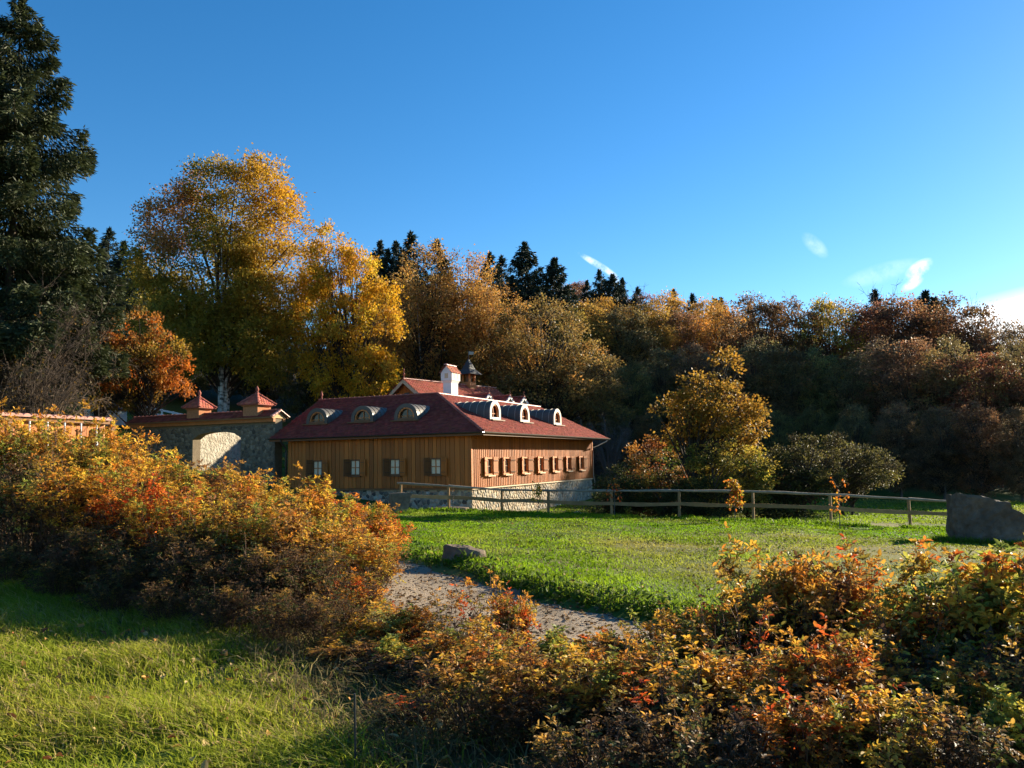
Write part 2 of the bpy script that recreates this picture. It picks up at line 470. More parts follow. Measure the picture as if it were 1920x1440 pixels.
# ------------------------------------------------------------------ the timber-clad building
TH = -24.7
BC = (-2.1, 40.0)                      # its front corner in plan
CT, ST = math.cos(R(TH)), math.sin(R(TH))
def B2W(x, y, z=0.0): return np.array([BC[0] + x * CT - y * ST, BC[1] + x * ST + y * CT, z])
house = empty('timber_house', (BC[0], BC[1], 0), R(TH))
tag(house, 'low L-shaped house clad in orange boards with red tiled roof and round-arched metal dormers', 'house')

LW, RWL, DEP = 11.3, 17.9, 9.7        # lengths of the left and right wing, depth of each
ZB, ZW, ZE, ZR = .33, 2.96, 3.0, 5.5   # bottom and top of the boarding, eave, ridge
OX, OY, HH = 1.0, .6, 5.85            # overhangs and half width of the roof
SL = (ZR - ZE) / HH
RX, RY = OX - HH, -OY + HH             # ridge lines
XL0, XL1 = -12.1, -13.3                # left verge at eave and at ridge
YR0, YR1 = 18.6, 20.4                  # right verge at eave and at ridge

# walls behind the boards
wb = MB()
wb.prism([(-LW, .06, ZB - .1), (-.06, .06, ZB - .1), (-.06, RWL, ZB - .1), (-DEP, RWL, ZB - .1), (-DEP, DEP, ZB - .1), (-LW, DEP, ZB - .1)], (0, 0, ZW - ZB + .12))
wb.build('wall', M['soffit'], house)
gw = MB()   # boarded gables
gw.prism([(-LW + .02, .3, ZW + .02), (-LW + .02, DEP - .2, ZW + .02), (-LW + .02, RY, ZR - .25)], (-.1, 0, 0))
gw.build('gable', M['larch_dark'], house)
gw = MB()
gw.prism([(-.3, RWL - .02, ZW + .02), (-DEP + .2, RWL - .02, ZW + .02), (RX, RWL - .02, ZR - .25)], (0, .1, 0))
gw.build('gable', M['larch_dark'], house)

# stonework: irregular blocks laid in mortar, real geometry
def stones(W_, H_, size, seed, cols, holes=(), depth=.05, keep=None):
    """rubble: jittered cells on a wall in local (s, z), standing out along +n; returns V, F, col"""
    rng = np.random.default_rng(seed)
    nx_, nz_ = int(W_ / size) + 3, int(H_ / (size * .8)) + 3
    gx_, gz_ = np.meshgrid(np.arange(nx_), np.arange(nz_), indexing='ij')
    sx_ = (gx_ - 1 + .5 * (gz_ % 2) + rng.uniform(-.42, .42, gx_.shape)) * size
    sz_ = (gz_ - 1 + rng.uniform(-.42, .42, gx_.shape)) * size * .8
    V = []; F = []; C = []; n = 0
    for i in range(nx_):
        for j in range(nz_):
            c = np.array([sx_[i, j], sz_[i, j]])
            if not (-.05 < c[0] < W_ + .05 and -.05 < c[1] < H_ + .05): continue
            if any(h0 < c[0] < h1 and h2 < c[1] < h3 for h0, h1, h2, h3 in holes): continue
            q = size * 1.3
            poly = [c + np.array(v) for v in ((-q, -q), (q, -q), (q, q), (-q, q))]
            planes = [(np.array([-1., 0]), 0.0), (np.array([1., 0]), W_), (np.array([0, -1.]), 0.0), (np.array([0, 1.]), H_)]
            for h0, h1, h2, h3 in holes:
                if h2 < c[1] < h3:
                    if c[0] <= h0: planes.append((np.array([1., 0]), h0))
                    else: planes.append((np.array([-1., 0]), -h1))
                elif h0 < c[0] < h1 and c[1] >= h3: planes.append((np.array([0, -1.]), -h3))
            for ii in range(max(0, i - 2), min(nx_, i + 3)):
                for jj in range(max(0, j - 2), min(nz_, j + 3)):
                    if (ii, jj) == (i, j): continue
                    e = np.array([sx_[ii, jj], sz_[ii, jj]]); d = e - c; L_ = np.linalg.norm(d); d = d / L_
                    planes.append((d, float(d @ (c + e) / 2 - .007)))
            for d, k in planes:
                o_ = []
                for a_ in range(len(poly)):
                    P0, P1 = poly[a_], poly[(a_ + 1) % len(poly)]
                    s0, s1 = d @ P0 - k, d @ P1 - k
                    if s0 <= 0: o_.append(P0)
                    if s0 * s1 < 0: o_.append(P0 + (P1 - P0) * (s0 / (s0 - s1)))
                poly = o_
                if len(poly) < 3: break
            if len(poly) < 3: continue
            m = len(poly); cen = np.mean(poly, 0); dd = depth * rng.uniform(.4, 1.2)
            V += [(p[0], 0, p[1]) for p in poly]
            V += [(cen[0] + (p[0] - cen[0]) * .84, dd * rng.uniform(.7, 1.1), cen[1] + (p[1] - cen[1]) * .84) for p in poly]
            V.append((cen[0], dd * 1.12, cen[1]))
            for k in range(m):
                F.append((n + k, n + (k + 1) % m, n + m + (k + 1) % m, n + m + k)); F.append((n + m + k, n + m + (k + 1) % m, n + 2 * m))
            C += [np.array(cols[rng.integers(len(cols))]) * rng.uniform(.75, 1.2)] * (2 * m + 1)
            n += 2 * m + 1
    return np.array(V), F, np.array(C)
def stone_mesh(name, V, F, C, to):
    P = np.array([to(*p) for p in V])
    return mesh_np(name, P, [np.array([f for f in F if len(f) == 4]), np.array([f for f in F if len(f) == 3])], C)
WARM = [(.42, .34, .24), (.36, .29, .21), (.48, .40, .29), (.30, .25, .19), (.45, .33, .22), (.38, .34, .28)]
GREY = [(.17, .14, .105), (.22, .18, .13), (.12, .10, .08), (.26, .20, .14), (.09, .078, .065)]
ZF = -2.0
fb = MB()
fb.prism([(-LW + .02, .02, ZF), (-.02 + .04, .02, ZF), (.02, RWL - .02, ZF), (-DEP, RWL - .02, ZF), (-DEP, DEP, ZF), (-LW + .02, DEP, ZF)], (0, 0, ZB - .12 - ZF))
base = fb.build('plinth', M['mortar'], house)
V, F, C = stones(RWL, ZB - .16 - ZF, .23, 1, WARM, depth=.04)
o = link('stonework', stone_mesh('stonework', V, F, C, lambda s_, d, z: (.015 + d, s_, ZF + z)), base, M['stone']); o['kind'] = 'stuff'
V, F, C = stones(LW, ZB - .16 - ZF, .25, 2, WARM + GREY, depth=.035)
o = link('stonework', stone_mesh('stonework', V, F, C, lambda s_, d, z: (-LW + s_, .025 - d, ZF + z)), base, M['stone']); o['kind'] = 'stuff'
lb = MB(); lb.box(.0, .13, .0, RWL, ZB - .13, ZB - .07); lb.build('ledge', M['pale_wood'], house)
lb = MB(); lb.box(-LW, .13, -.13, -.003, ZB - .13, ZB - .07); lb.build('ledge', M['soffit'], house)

# boards, each a piece of its own, cut at the windows
unit = MB(); unit.box(-.5, .5, -.5, .5, 0, 1)
BOARD = unit.mesh('board'); BOARD.materials.append(M['larch'])
def board(x, y, z0, z1, sx, sy, parent=house, name='board'):
    o = link(name, BOARD, parent)
    o.location = (x, y, z0); o.scale = (sx, sy, z1 - z0)
    return o
LWIN = [-9.27, -6.83, -4.37, -1.96]
RWIN = [1.97, 4.05, 6.48, 8.75, 11.05, 13.36, 15.74]
rnd = random.Random(7)
def run_boards(L0, L1, pitch, wins, hw, z0w, z1w, put):
    x = L0
    while x < L1 - .02:
        w = min(pitch * rnd.uniform(.88, 1.12), L1 - x)
        c = x + w / 2
        hit = any(abs(c - q) < hw + w / 2 - .02 for q in wins)
        segs = [(ZB - .05, z0w), (z1w, ZW)] if hit else [(ZB - .05, ZW)]
        for a, b in segs:
            put(c, w - .022, a + rnd.uniform(-.008, .008), b)
        x += w
run_boards(-LW, 0.0, .26, LWIN, .34, .93, 1.78, lambda c, w, a, b: board(c, -.012 - rnd.uniform(0, .012), a, b, w, .05))
run_boards(0.0, RWL, .21, RWIN, .40, .86, 1.76, lambda c, w, a, b: board(.012, c, a, b, .05, w))
# cover battens of the sunny side and corner boards
y = .12
while y < RWL - .1:
    hit = any(abs(y - q) < .43 for q in RWIN)
    for a, b in ([(ZB - .04, .86), (1.76, ZW)] if hit else [(ZB - .04, ZW)]):
        board(.047, y, a, b, .026, .055, name='batten')
    y += .21
board(-.02, -.06, ZB - .06, ZW, .16, .06, name='corner_board')
board(.06, -.03, ZB - .06, ZW, .06, .12, name='corner_board')
board(.06, RWL + .02, ZB - .06, ZW, .08, .1, name='corner_board')

# windows of the shaded front
def front_window(x, tilt):
    w = MB()
    z0, z1, hw = .93, 1.78, .34
    w.box(x - hw, x - hw + .07, -.07, .05, z0, z1); w.box(x + hw - .07, x + hw, -.07, .05, z0, z1)
    w.box(x - hw + .07, x + hw - .07, -.07, .05, z0, z0 + .07); w.box(x - hw + .07, x + hw - .07, -.07, .05, z1 - .07, z1)
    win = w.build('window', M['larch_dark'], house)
    p = MB(); p.box(x - hw + .07, x + hw - .07, .02, .045, z0 + .07, z1 - .07); p.build('curtain', M['curtain'], win)
    for a in (-1, 1):
        for b in (0, 1):
            g = MB(); cx = x + a * .135; g.box(cx - .11, cx + .11, .003, .010, z0 + .085 + b * .355, z0 + .425 + b * .34)
            g.build('pane', M['curtain'], win)
    m = MB(); m.box(x - .024, x + .024, -.03, .0, z0 + .07, z1 - .07); m.box(x - hw + .07, x - .024, -.03, .0, 1.33, 1.375); m.box(x + .024, x + hw - .07, -.03, .0, 1.33, 1.375)
    m.build('glazing_bar', M['larch_trim'], win)
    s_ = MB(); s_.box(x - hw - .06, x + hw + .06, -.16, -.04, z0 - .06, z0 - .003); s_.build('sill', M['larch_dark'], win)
    for sd_ in (-1, 1):
        h = MB()
        for k in range(3): h.box(k * .135, k * .135 + .127, -.035, 0, 0, z1 - z0 + .04)
        for zz in (.13, .68): h.box(.0, .40, -.055, -.036, zz, zz + .07)
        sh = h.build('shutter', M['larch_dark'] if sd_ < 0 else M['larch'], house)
        for zz in (.155, .705):
            t = MB(); t.box(.0, .34, -.064, -.056, zz, zz + .022); t.build('hinge_strap', M['iron'], sh)
        sh.location = (x + sd_ * (hw + .01), -.06, z0 - .02)
        sh.rotation_euler = (0, 0, R(-tilt) if sd_ > 0 else R(180 + (74 if sd_ < 0 else 0)))
        if sd_ < 0: sh.scale = (1, -1, 1)
for i, x in enumerate(LWIN): front_window(x, 8 + 3 * i)

def side_window(y, tilt):
    z0, z1, hw = .86, 1.76, .36
    w = MB()
    w.box(-.05, .08, y - hw, y - hw + .07, z0, z1); w.box(-.05, .08, y + hw - .07, y + hw, z0, z1)
    w.box(-.05, .08, y - hw + .07, y + hw - .07, z0, z0 + .07); w.box(-.05, .08, y - hw + .07, y + hw - .07, z1 - .07, z1)
    win = w.build('window', M['larch_trim'], house)
    for a in (-1, 1):
        for b in (0, 1):
            g = MB(); g.box(-.035, -.028, y + a * .145 - .12, y + a * .145 + .12, z0 + .09 + b * .37, z0 + .44 + b * .37); g.build('pane', M['glass'], win)
    m = MB(); m.box(-.03, .0, y - .022, y + .022, z0 + .07, z1 - .07); m.box(-.03, .0, y - hw + .07, y - .022, 1.29, 1.33); m.box(-.03, .0, y + .022, y + hw - .07, 1.29, 1.33)
    m.build('glazing_bar', M['larch_dark'], win)
    s_ = MB(); s_.box(.04, .2, y - hw - .05, y + hw + .05, z0 - .07, z0 - .004); s_.build('sill', M['pale_wood'], win)
    for sd_ in (-1, 1):
        h = MB()
        for k in range(3): h.box(k * .14, k * .14 + .132, 0, .035, 0, z1 - z0 + .06)
        for zz in (.12, .74): h.box(.0, .42, .036, .055, zz, zz + .085)
        sh = h.build('shutter', M['larch_trim'], house)
        for zz in (.15, .77):
            t = MB(); t.box(.0, .36, .056, .064, zz, zz + .022); t.build('hinge_strap', M['iron'], sh)
        sh.location = (.085, y + sd_ * (hw + .005), z0 - .03)
        # the leaf swings out from the wall towards the open position
        a = 90 if sd_ > 0 else -90
        sh.rotation_euler = (0, 0, R(90 - tilt) if sd_ > 0 else R(-90 + tilt))
        if sd_ > 0: sh.scale = (1, -1, 1)
for i, y in enumerate(RWIN): side_window(y, 9 + (i * 7) % 8)

# roof decks
rf = MB()
def deck(poly): 
    rf.prism([(x_, y_, z_ - .10) for x_, y_, z_ in poly], (0, 0, .085))
def zr(d): return ZE + SL * d
P_E = (OX, -OY, ZE); P_R = (RX, RY, ZR)
XI, YI = OX - 2 * HH, -OY + 2 * HH       # inner eaves
deck([P_E, P_R, (XL1, RY, ZR), (XL0, -OY, ZE)])
deck([P_E, (OX, YR0, ZE), (RX, YR1, ZR), P_R])
deck([(XL1, RY, ZR), P_R, (XI, YI, ZE), (XL0, YI, ZE)])
deck([P_R, (RX, YR1, ZR), (XI, YR0, ZE), (XI, YI, ZE)])
roof = rf.build('roof', M['soffit'], house)

def tile_slope(name, O, e, s_, poly, w=.19, ex=.165, seed=0, base=(.205, .048, .036), parent=None, holes=None, clipfun=None, thick=.022):
    """plain tiles laid in courses on a slope. O eave origin, e along the eave, s_ up the slope; poly in (a,b)"""
    rng = np.random.default_rng(seed)
    O, e, s_ = (np.asarray(q, float) for q in (O, e, s_))
    n = np.cross(e, s_); n /= np.linalg.norm(n)
    if n[2] < 0: n = -n
    poly = np.asarray(poly, float)
    a0, b0 = poly.min(0); a1, b1 = poly.max(0)
    rows = int((b1 - b0) / ex) + 1; cols = int((a1 - a0) / w) + 2
    rr, cc = np.meshgrid(np.arange(rows), np.arange(cols), indexing='ij')
    b = (b0 + rr * ex).ravel(); a = (a0 - w / 2 + (cc + .5 * (rr % 2)) * w).ravel()
    ca, cb = a + w / 2, b + ex / 2
    ins = np.zeros(len(a), bool); j = len(poly) - 1
    for i in range(len(poly)):
        xi, yi = poly[i]; xj, yj = poly[j]
        c_ = ((yi > cb) != (yj > cb)) & (ca < (xj - xi) * (cb - yi) / (yj - yi + 1e-12) + xi)
        ins ^= c_; j = i
    if holes is not None:
        for h0, h1, k0, k1 in holes: ins &= ~((ca > h0) & (ca < h1) & (cb > k0) & (cb < k1))
    a, b = a[ins], b[ins]; N_ = len(a)
    g = .004
    lo = .026 + .004 * rng.standard_normal(N_); hi = .013
    q = []
    for da, db, h in ((g, 0, lo), (w - g, 0, lo * rng.uniform(.9, 1.1, N_)), (w - g, ex * 1.25, hi), (g, ex * 1.25, hi)):
        q.append(O + np.outer(a + da, e) + np.outer(b + db, s_) + np.outer(np.broadcast_to(h, (N_,)), n))
    for da in (g, w - g):
        q.append(O + np.outer(a + da, e) + np.outer(b, s_) + np.outer(np.full(N_, .001), n))
    V = np.stack(q, 1).reshape(-1, 3)
    k = np.arange(N_)[:, None] * 6
    F = np.concatenate([k + np.array([[0, 1, 2, 3]]), k + np.array([[4, 5, 1, 0]])])
    T = np.concatenate([k + np.array([[4, 0, 3]]), k + np.array([[5, 2, 1]])])
    c = np.array(base)[None] * rng.uniform(.72, 1.25, (N_, 1)) * (1 + .08 * rng.standard_normal((N_, 3)))
    o = link(name, mesh_np(name, V, [F, T], np.repeat(c, 6, 0)), parent, M['tile'])
    o['kind'] = 'stuff'
    return o
LS = math.hypot(HH, ZR - ZE)
sv = np.array([0, HH, ZR - ZE]) / LS
tile_slope('roof_tile', (XL1, -OY, ZE), (1, 0, 0), sv, [(XL0 - XL1, -.06), (OX - XL1, -.06), (RX - XL1, LS), (0, LS)], seed=11, parent=roof)
sv2 = np.array([-HH, 0, ZR - ZE]) / LS
tile_slope('roof_tile', (OX, -OY, ZE), (0, 1, 0), sv2, [(0, -.06), (YR0 + OY, -.06), (YR1 + OY, LS), (HH, LS)], seed=12, parent=roof)
sv3 = np.array([0, -HH, ZR - ZE]) / LS
tile_slope('roof_tile', (XL1, YI, ZE), (1, 0, 0), sv3, [(XL0 - XL1, 0), (XI - XL1, 0), (RX - XL1, LS), (0, LS)], w=.3, ex=.3, seed=13, parent=roof)
sv4 = np.array([HH, 0, ZR - ZE]) / LS
tile_slope('roof_tile', (XI, YI, ZE), (0, 1, 0), sv4, [(0, 0), (YR0 - YI, 0), (YR1 - YI, LS), (RY - YI, LS)], w=.3, ex=.3, seed=14, parent=roof)

def cap_tile_mesh(L_=.36, r=.105, mat='ridge_tile'):
    n = 7; vs = []
    for k, (xx, rr) in enumerate(((-.02, r * 1.12), (L_ * .16, r * 1.12), (L_ * .17, r), (L_ + .02, r * .92))):
        for j in range(n):
            a = math.pi * j / (n - 1)
            vs.append((xx, rr * math.cos(a), rr * math.sin(a) * .8))
    fs = [(i * n + j, i * n + j + 1, (i + 1) * n + j + 1, (i + 1) * n + j) for i in range(3) for j in range(n - 1)]
    fs += [tuple(range(n)), tuple(3 * n + j for j in range(n))[::-1]]
    m = MB().add(vs, fs).mesh('ridge_tile')
    m.materials.append(M[mat])
    return m
CAP = cap_tile_mesh()
CAPP = cap_tile_mesh(mat='pink_tile')
def cap_run(p, q, parent, me=CAP, name='ridge_tile', pitch=.36, lift=.0):
    p, q = np.asarray(p, float), np.asarray(q, float)
    d = q - p; L_ = np.linalg.norm(d); d /= L_
    n = max(1, int(round(L_ / pitch)))
    rz = math.atan2(d[1], d[0]); ry = -math.asin(d[2])
    for i in range(n):
        o = link(name, me, parent)
        o.location = p + d * (L_ * i / n) + np.array([0, 0, lift])
        o.rotation_euler = (0, ry, rz); o.scale = (L_ / n / pitch, 1, 1)
cap_run((XL1, RY, ZR), (RX, RY, ZR), roof, lift=.01)
cap_run((RX, YR1, ZR), (RX, RY, ZR), roof, me=CAPP, lift=.01)
cap_run((OX, -OY, ZE + .03), (RX, RY, ZR), roof, lift=.01)
# verge and fascia boards
def plank(pts, w_, parent, mat, name):
    m = MB(); m.tube(pts, w_, 4); return m.build(name, mat, parent)
f = MB(); f.prism([(XL0, -OY, ZE - .16), (XL1, RY, ZR - .16), (XL1, RY, ZR + .02), (XL0, -OY, ZE + .02)], (-.05, 0, 0)); f.build('verge_board', M['larch_dark'], roof)
f = MB(); f.prism([(OX, YR0, ZE - .16), (RX, YR1, ZR - .16), (RX, YR1, ZR + .02), (OX, YR0, ZE + .02)], (0, .05, 0)); f.build('verge_board', M['larch_dark'], roof)
f = MB(); f.box(XL0, OX - .02, -OY - .03, -OY + .03, ZE - .17, ZE - .02); f.build('fascia', M['larch_dark'], roof)
f = MB(); f.box(OX - .03, OX + .03, -OY, YR0, ZE - .17, ZE - .02); f.build('fascia', M['larch_dark'], roof)
# rafters tails under the sunny eave
y = 0.3
while y < RWL:
    f = MB(); f.prism([(.1, y, zr(.9) - .25), (OX - .05, y, zr(.05) - .22), (OX - .05, y, zr(.05) - .11), (.1, y, zr(.9) - .11)], (0, .09, 0)); f.build('rafter', M['soffit'], roof); y += .9
# gutters and pipes
def gutter(p, q, mat, parent):
    p, q = np.asarray(p, float), np.asarray(q, float); d = (q - p) / np.linalg.norm(q - p); s_ = np.cross(d, [0, 0, 1])
    prof = [(math.cos(a) * .075, math.sin(a) * .075) for a in np.linspace(math.pi, 2 * math.pi, 7)] + [(math.cos(a) * .062, math.sin(a) * .062) for a in np.linspace(2 * math.pi, math.pi, 7)]
    m = MB(); m.prism([p + s_ * a + np.array([0, 0, b]) for a, b in prof], q - p); return m.build('gutter', M[mat], parent)
gutter((OX + .1, -OY - .1, ZE + .0), (OX + .1, YR0 + .12, ZE - .04), 'gutter', house)
gutter((XL0, -OY - .1, ZE + .0), (OX + .02, -OY - .1, ZE + .0), 'dark_pipe', house)
m = MB(); m.tube([(OX + .1, RWL + .25, ZE - .06), (OX + .08, RWL + .25, ZE - .22), (.2, RWL - .1, 2.35), (.16, RWL - .1, 2.1), (.16, RWL - .1, .42), (.2, RWL - .02, .15), (.24, RWL - .02, -1.6)], .045, 8); m.build('downpipe', M['gutter'], house, True)
m = MB(); m.tube([(-LW + .05, -OY - .1, ZE - .06), (-LW + .05, -OY - .08, ZE - .2), (-LW - .06, -.12, 2.45), (-LW - .06, -.1, 2.2), (-LW - .06, -.1, -1.2)], .055, 8); m.build('downpipe', M['dark_pipe'], house, True)
m = MB(); m.tube([(RX, RWL + 1.2, ZR - .1), (RX, RWL + 1.2, ZR + .1)], .02, 6)

# barrel dormers
def arch(hw, st, n=13):
    return [(-hw, 0)] + [(-hw * math.cos(a), st + hw * math.sin(a)) for a in np.linspace(0, math.pi, n)] + [(hw, 0)]
def dormer(x, y, rz, hw, st, face_mat, cheek='sheet_metal'):
    d = empty('dormer', (x, y, 0), rz); d.parent = house
    z0 = zr(1.9) - .02
    top = st + hw
    D = top / SL + .15
    m = MB(); n = 17
    A = arch(hw, st, n); B = arch(hw - .05, st, n)
    vs = [(a, -.10, z0 + b) for a, b in A] + [(a, D, z0 + b) for a, b in A] + [(a, -.10, z0 + b) for a, b in B] + [(a, D, z0 + b) for a, b in B]
    k = len(A)
    fs = [(i, i + 1, k + i + 1, k + i) for i in range(k - 1)] + [(2 * k + i, 3 * k + i, 3 * k + i + 1, 2 * k + i + 1) for i in range(k - 1)] + [(i, 2 * k + i, 2 * k + i + 1, i + 1) for i in range(k - 1)]
    m.add(vs, fs); m.build('barrel', M[cheek], d)
    for yy in np.arange(.25, D, .45):       # standing seams
        m = MB(); A2 = arch(hw + .022, st, n)
        vs = [(a, yy + q, z0 + b) for q in (-.012, .012) for a, b in A2] + [(a, yy + q, z0 + b) for q in (-.012, .012) for a, b in A]
        fs = [(i, i + 1, k + i + 1, k + i) for i in range(k - 1)] + [(i, 2 * k + i, 2 * k + i + 1, i + 1) for i in range(k - 1)] + [(k + i, k + i + 1, 3 * k + i + 1, 3 * k + i) for i in range(k - 1)]
        m.add(vs, fs); m.build('seam', M['pale_metal'] if face_mat == 'pale_metal' else M[cheek], d)
    # face ring, window frame, glass, sash bars
    def ring(o_, i_, so, si, y0, y1, zb, mat, name, par):
        A = arch(o_, so, n); B = arch(i_, si, n)
        vs = [(a, y0, z0 + zb + b) for a, b in A] + [(a, y0, z0 + zb + b) for a, b in B] + [(a, y1, z0 + zb + b) for a, b in A] + [(a, y1, z0 + zb + b) for a, b in B]
        fs = [(i, k + i, k + i + 1, i + 1) for i in range(k - 1)] + [(2 * k + i, 2 * k + i + 1, 3 * k + i + 1, 3 * k + i) for i in range(k - 1)] + [(k + i, 3 * k + i, 3 * k + i + 1, k + i + 1) for i in range(k - 1)] + [(i, i + 1, 2 * k + i + 1, 2 * k + i) for i in range(k - 1)]
        return MB().add(vs, fs).build(name, M[mat], par)
    ring(hw + .012, hw - .2, st, st + .0, -.12, -.06, .0, 'dark_pipe' if face_mat == 'sheet_metal' else face_mat, 'face_ring', d)
    fr = ring(hw - .19, hw - .29, st, st, -.08, .02, .02, 'larch_trim', 'window', d)
    m = MB(); m.prism([(a, .06, z0 + .02 + b) for a, b in arch(hw - .28, st, n)], (0, .012, 0)); m.build('pane', M['glass'], d)
    m = MB(); m.box(-.02, .02, .02, .05, z0 + .02, z0 + st + hw - .3); m.box(-hw + .3, hw - .3, .02, .05, z0 + st * .5 + .14, z0 + st * .5 + .18); m.build('glazing_bar', M['larch_trim'], d)
    m = MB(); m.box(-hw - .12, hw + .12, -.34, -.121, z0 - .035, z0 + .03); m.build('sill', M['larch_dark'], d)
    m = MB(); m.box(-hw + .2, hw - .2, -.13, -.085, z0 + .032, z0 + .16); m.build('apron', M['white_paint'] if face_mat == 'pale_metal' else M['larch_dark'], d)
    return d
for x in (-10.3, -7.25, -4.46): dormer(x, -OY + 1.9, 0, .72, .18, 'sheet_metal')
for y in (4.49, 8.5, 13.75): dormer(OX - 1.9, y, R(90), .66, .42, 'pale_metal')
# lightning-rod finial on the left ridge end
m = MB(); m.lathe([(.10, 0), (.05, .08), (.04, .2), (.09, .28), (.06, .38), (.02, .5), (.01, .55)], (XL1 + .15, RY, ZR + .05)); m.build('finial', M['ridge_tile'], roof, True)

# chimney with shoulders and a small tiled saddle roof
ch = empty('chimney', (-5.35, 7.7, 0)); ch.parent = house
m = MB(); a, b = .28, .42
z0 = 4.6
prof = [(0, 0), (0, 1.7), (.07, 1.85), (.10, 1.87), (.10, 2.35)]
vs = []
for o_, h in prof:
    vs += [(-a - o_, -b - o_, z0 + h), (a + o_, -b - o_, z0 + h), (a + o_, b + o_, z0 + h), (-a - o_, b + o_, z0 + h)]
fs = [(i * 4 + k, i * 4 + (k + 1) % 4, (i + 1) * 4 + (k + 1) % 4, (i + 1) * 4 + k) for i in range(len(prof) - 1) for k in range(4)] + [(3, 2, 1, 0), tuple(range(16, 20))]
m.add(vs, fs); m.build('stack', M['plaster'], ch)
m = MB(); A_, B_ = a + .10, b + .10; zt = z0 + 2.352
m.prism([(-A_, -B_, zt), (A_, -B_, zt), (0, -B_, zt + .42)], (0, 2 * B_, 0)); m.build('gable', M['plaster'], ch)
for q in (-.22, .22):
    m = MB(); m.box(a + .098, a + .106, q - .09, q + .09, z0 + 2.0, z0 + 2.3); m.build('smoke_opening', M['pale_wood'], ch)
m = MB(); m.box(-.12, .12, -b - .106, -b - .098, z0 + 2.0, z0 + 2.3); m.build('smoke_opening', M['pale_wood'], ch)
for sd_ in (-1, 1):
    e_ = np.array([0, 1, 0]); up = np.array([-sd_ * A_ * 1.12, 0, .47]); L_ = np.linalg.norm(up); up /= L_
    tile_slope('roof_tile', (sd_ * A_ * 1.12, -B_ - .07, zt - .03), e_, up, [(0, 0), (2 * B_ + .14, 0), (2 * B_ + .14, L_), (0, L_)], w=.21, ex=.16, seed=20 + sd_, parent=ch, base=(.42, .15, .10))
cap_run((0, -B_ - .08, zt + .44), (0, B_ + .08, zt + .44), ch, me=CAPP)

# ------------------------------------------------------------------ rear house with cupola
RD = np.array([.575, .818]); RA = math.atan2(RD[1], RD[0])
rear = empty('rear_house', (-8.1, 60.0, 0), RA)
tag(rear, 'rear house with steep red tiled roof, boarded gable and little belfry on its ridge', 'house')
# local x along the ridge, local -y faces the sunny side
LR, HW_, ZRR = 11.6, 4.4, 7.75
PT = .74; ZER = ZRR - PT * (HW_ + .4)
m = MB(); m.prism([(.5, -HW_, -1), (LR - .5, -HW_, -1), (LR - .5, HW_, -1), (.5, HW_, -1)], (0, 0, ZRR - PT * HW_ + .9)); m.build('wall', M['plaster'], rear)
for x0 in (.48, LR - .56):
    m = MB(); m.prism([(x0, -HW_ + .1, ZRR - PT * HW_ - .02), (x0, HW_ - .1, ZRR - PT * HW_ - .02), (x0, 0, ZRR - .12)], (.08, 0, 0)); m.build('gable', M['larch_dark'], rear)
yy = -3.6
while yy < 3.6:
    top = ZRR - .2 - PT * abs(yy) - .1
    board(.45, yy, ZRR - PT * HW_, top, .03, .2, rear); yy += .215
m = MB(); m.box(.40, .43, -.28, .28, ZRR - 1.55, ZRR - 1.0); w_ = m.build('window', M['larch_dark'], rear)
m = MB(); m.box(.385, .399, -.22, .22, ZRR - 1.5, ZRR - 1.05); m.build('pane', M['glass'], w_)
m = MB()
for s_ in (-1, 1):
    m.prism([(0, 0, ZRR - .1), (LR, 0, ZRR - .1), (LR, s_ * (HW_ + .4), ZER - .1), (0, s_ * (HW_ + .4), ZER - .1)], (0, 0, .085))
rroof = m.build('roof', M['soffit'], rear)
LSR = math.hypot(HW_ + .4, ZRR - ZER)
for s_ in (-1, 1):
    tile_slope('roof_tile', (0, s_ * (HW_ + .4), ZER), (1, 0, 0), np.array([0, -s_ * (HW_ + .4), ZRR - ZER]) / LSR, [(0, 0), (LR, 0), (LR, LSR), (0, LSR)], seed=30 + s_, parent=rroof, base=(.33, .09, .06), w=.2 if s_ < 0 else .4, ex=.17 if s_ < 0 else .4)
cap_run((LR, 0, ZRR), (0, 0, ZRR), rroof, me=CAPP, lift=.02)
for s_ in (-1, 1):   # pale barge boards on the gable
    m = MB(); m.prism([(-.04, 0, ZRR - .32), (-.04, s_ * (HW_ + .4), ZER - .32), (-.04, s_ * (HW_ + .4), ZER - .02), (-.04, 0, ZRR - .02)], (.05, 0, 0)); m.build('barge_board', M['pale_wood'], rroof)
    m = MB(); m.prism([(LR - .01, 0, ZRR - .32), (LR - .01, s_ * (HW_ + .4), ZER - .32), (LR - .01, s_ * (HW_ + .4), ZER - .02), (LR - .01, 0, ZRR - .02)], (.05, 0, 0)); m.build('barge_board', M['pale_wood'], rroof)
def finial(par, x, y, z, s_=1.0, mat='ridge_tile'):
    m = MB(); m.lathe([(.07 * s_, 0), (.04 * s_, .06 * s_), (.03 * s_, .25 * s_), (.09 * s_, .32 * s_), (.09 * s_, .38 * s_), (.03 * s_, .45 * s_), (.02 * s_, .62 * s_), (.06 * s_, .68 * s_), (.01 * s_, .85 * s_)], (x, y, z)); return m.build('finial', M[mat], par, True)
finial(rroof, .1, 0, ZRR + .05, .9)
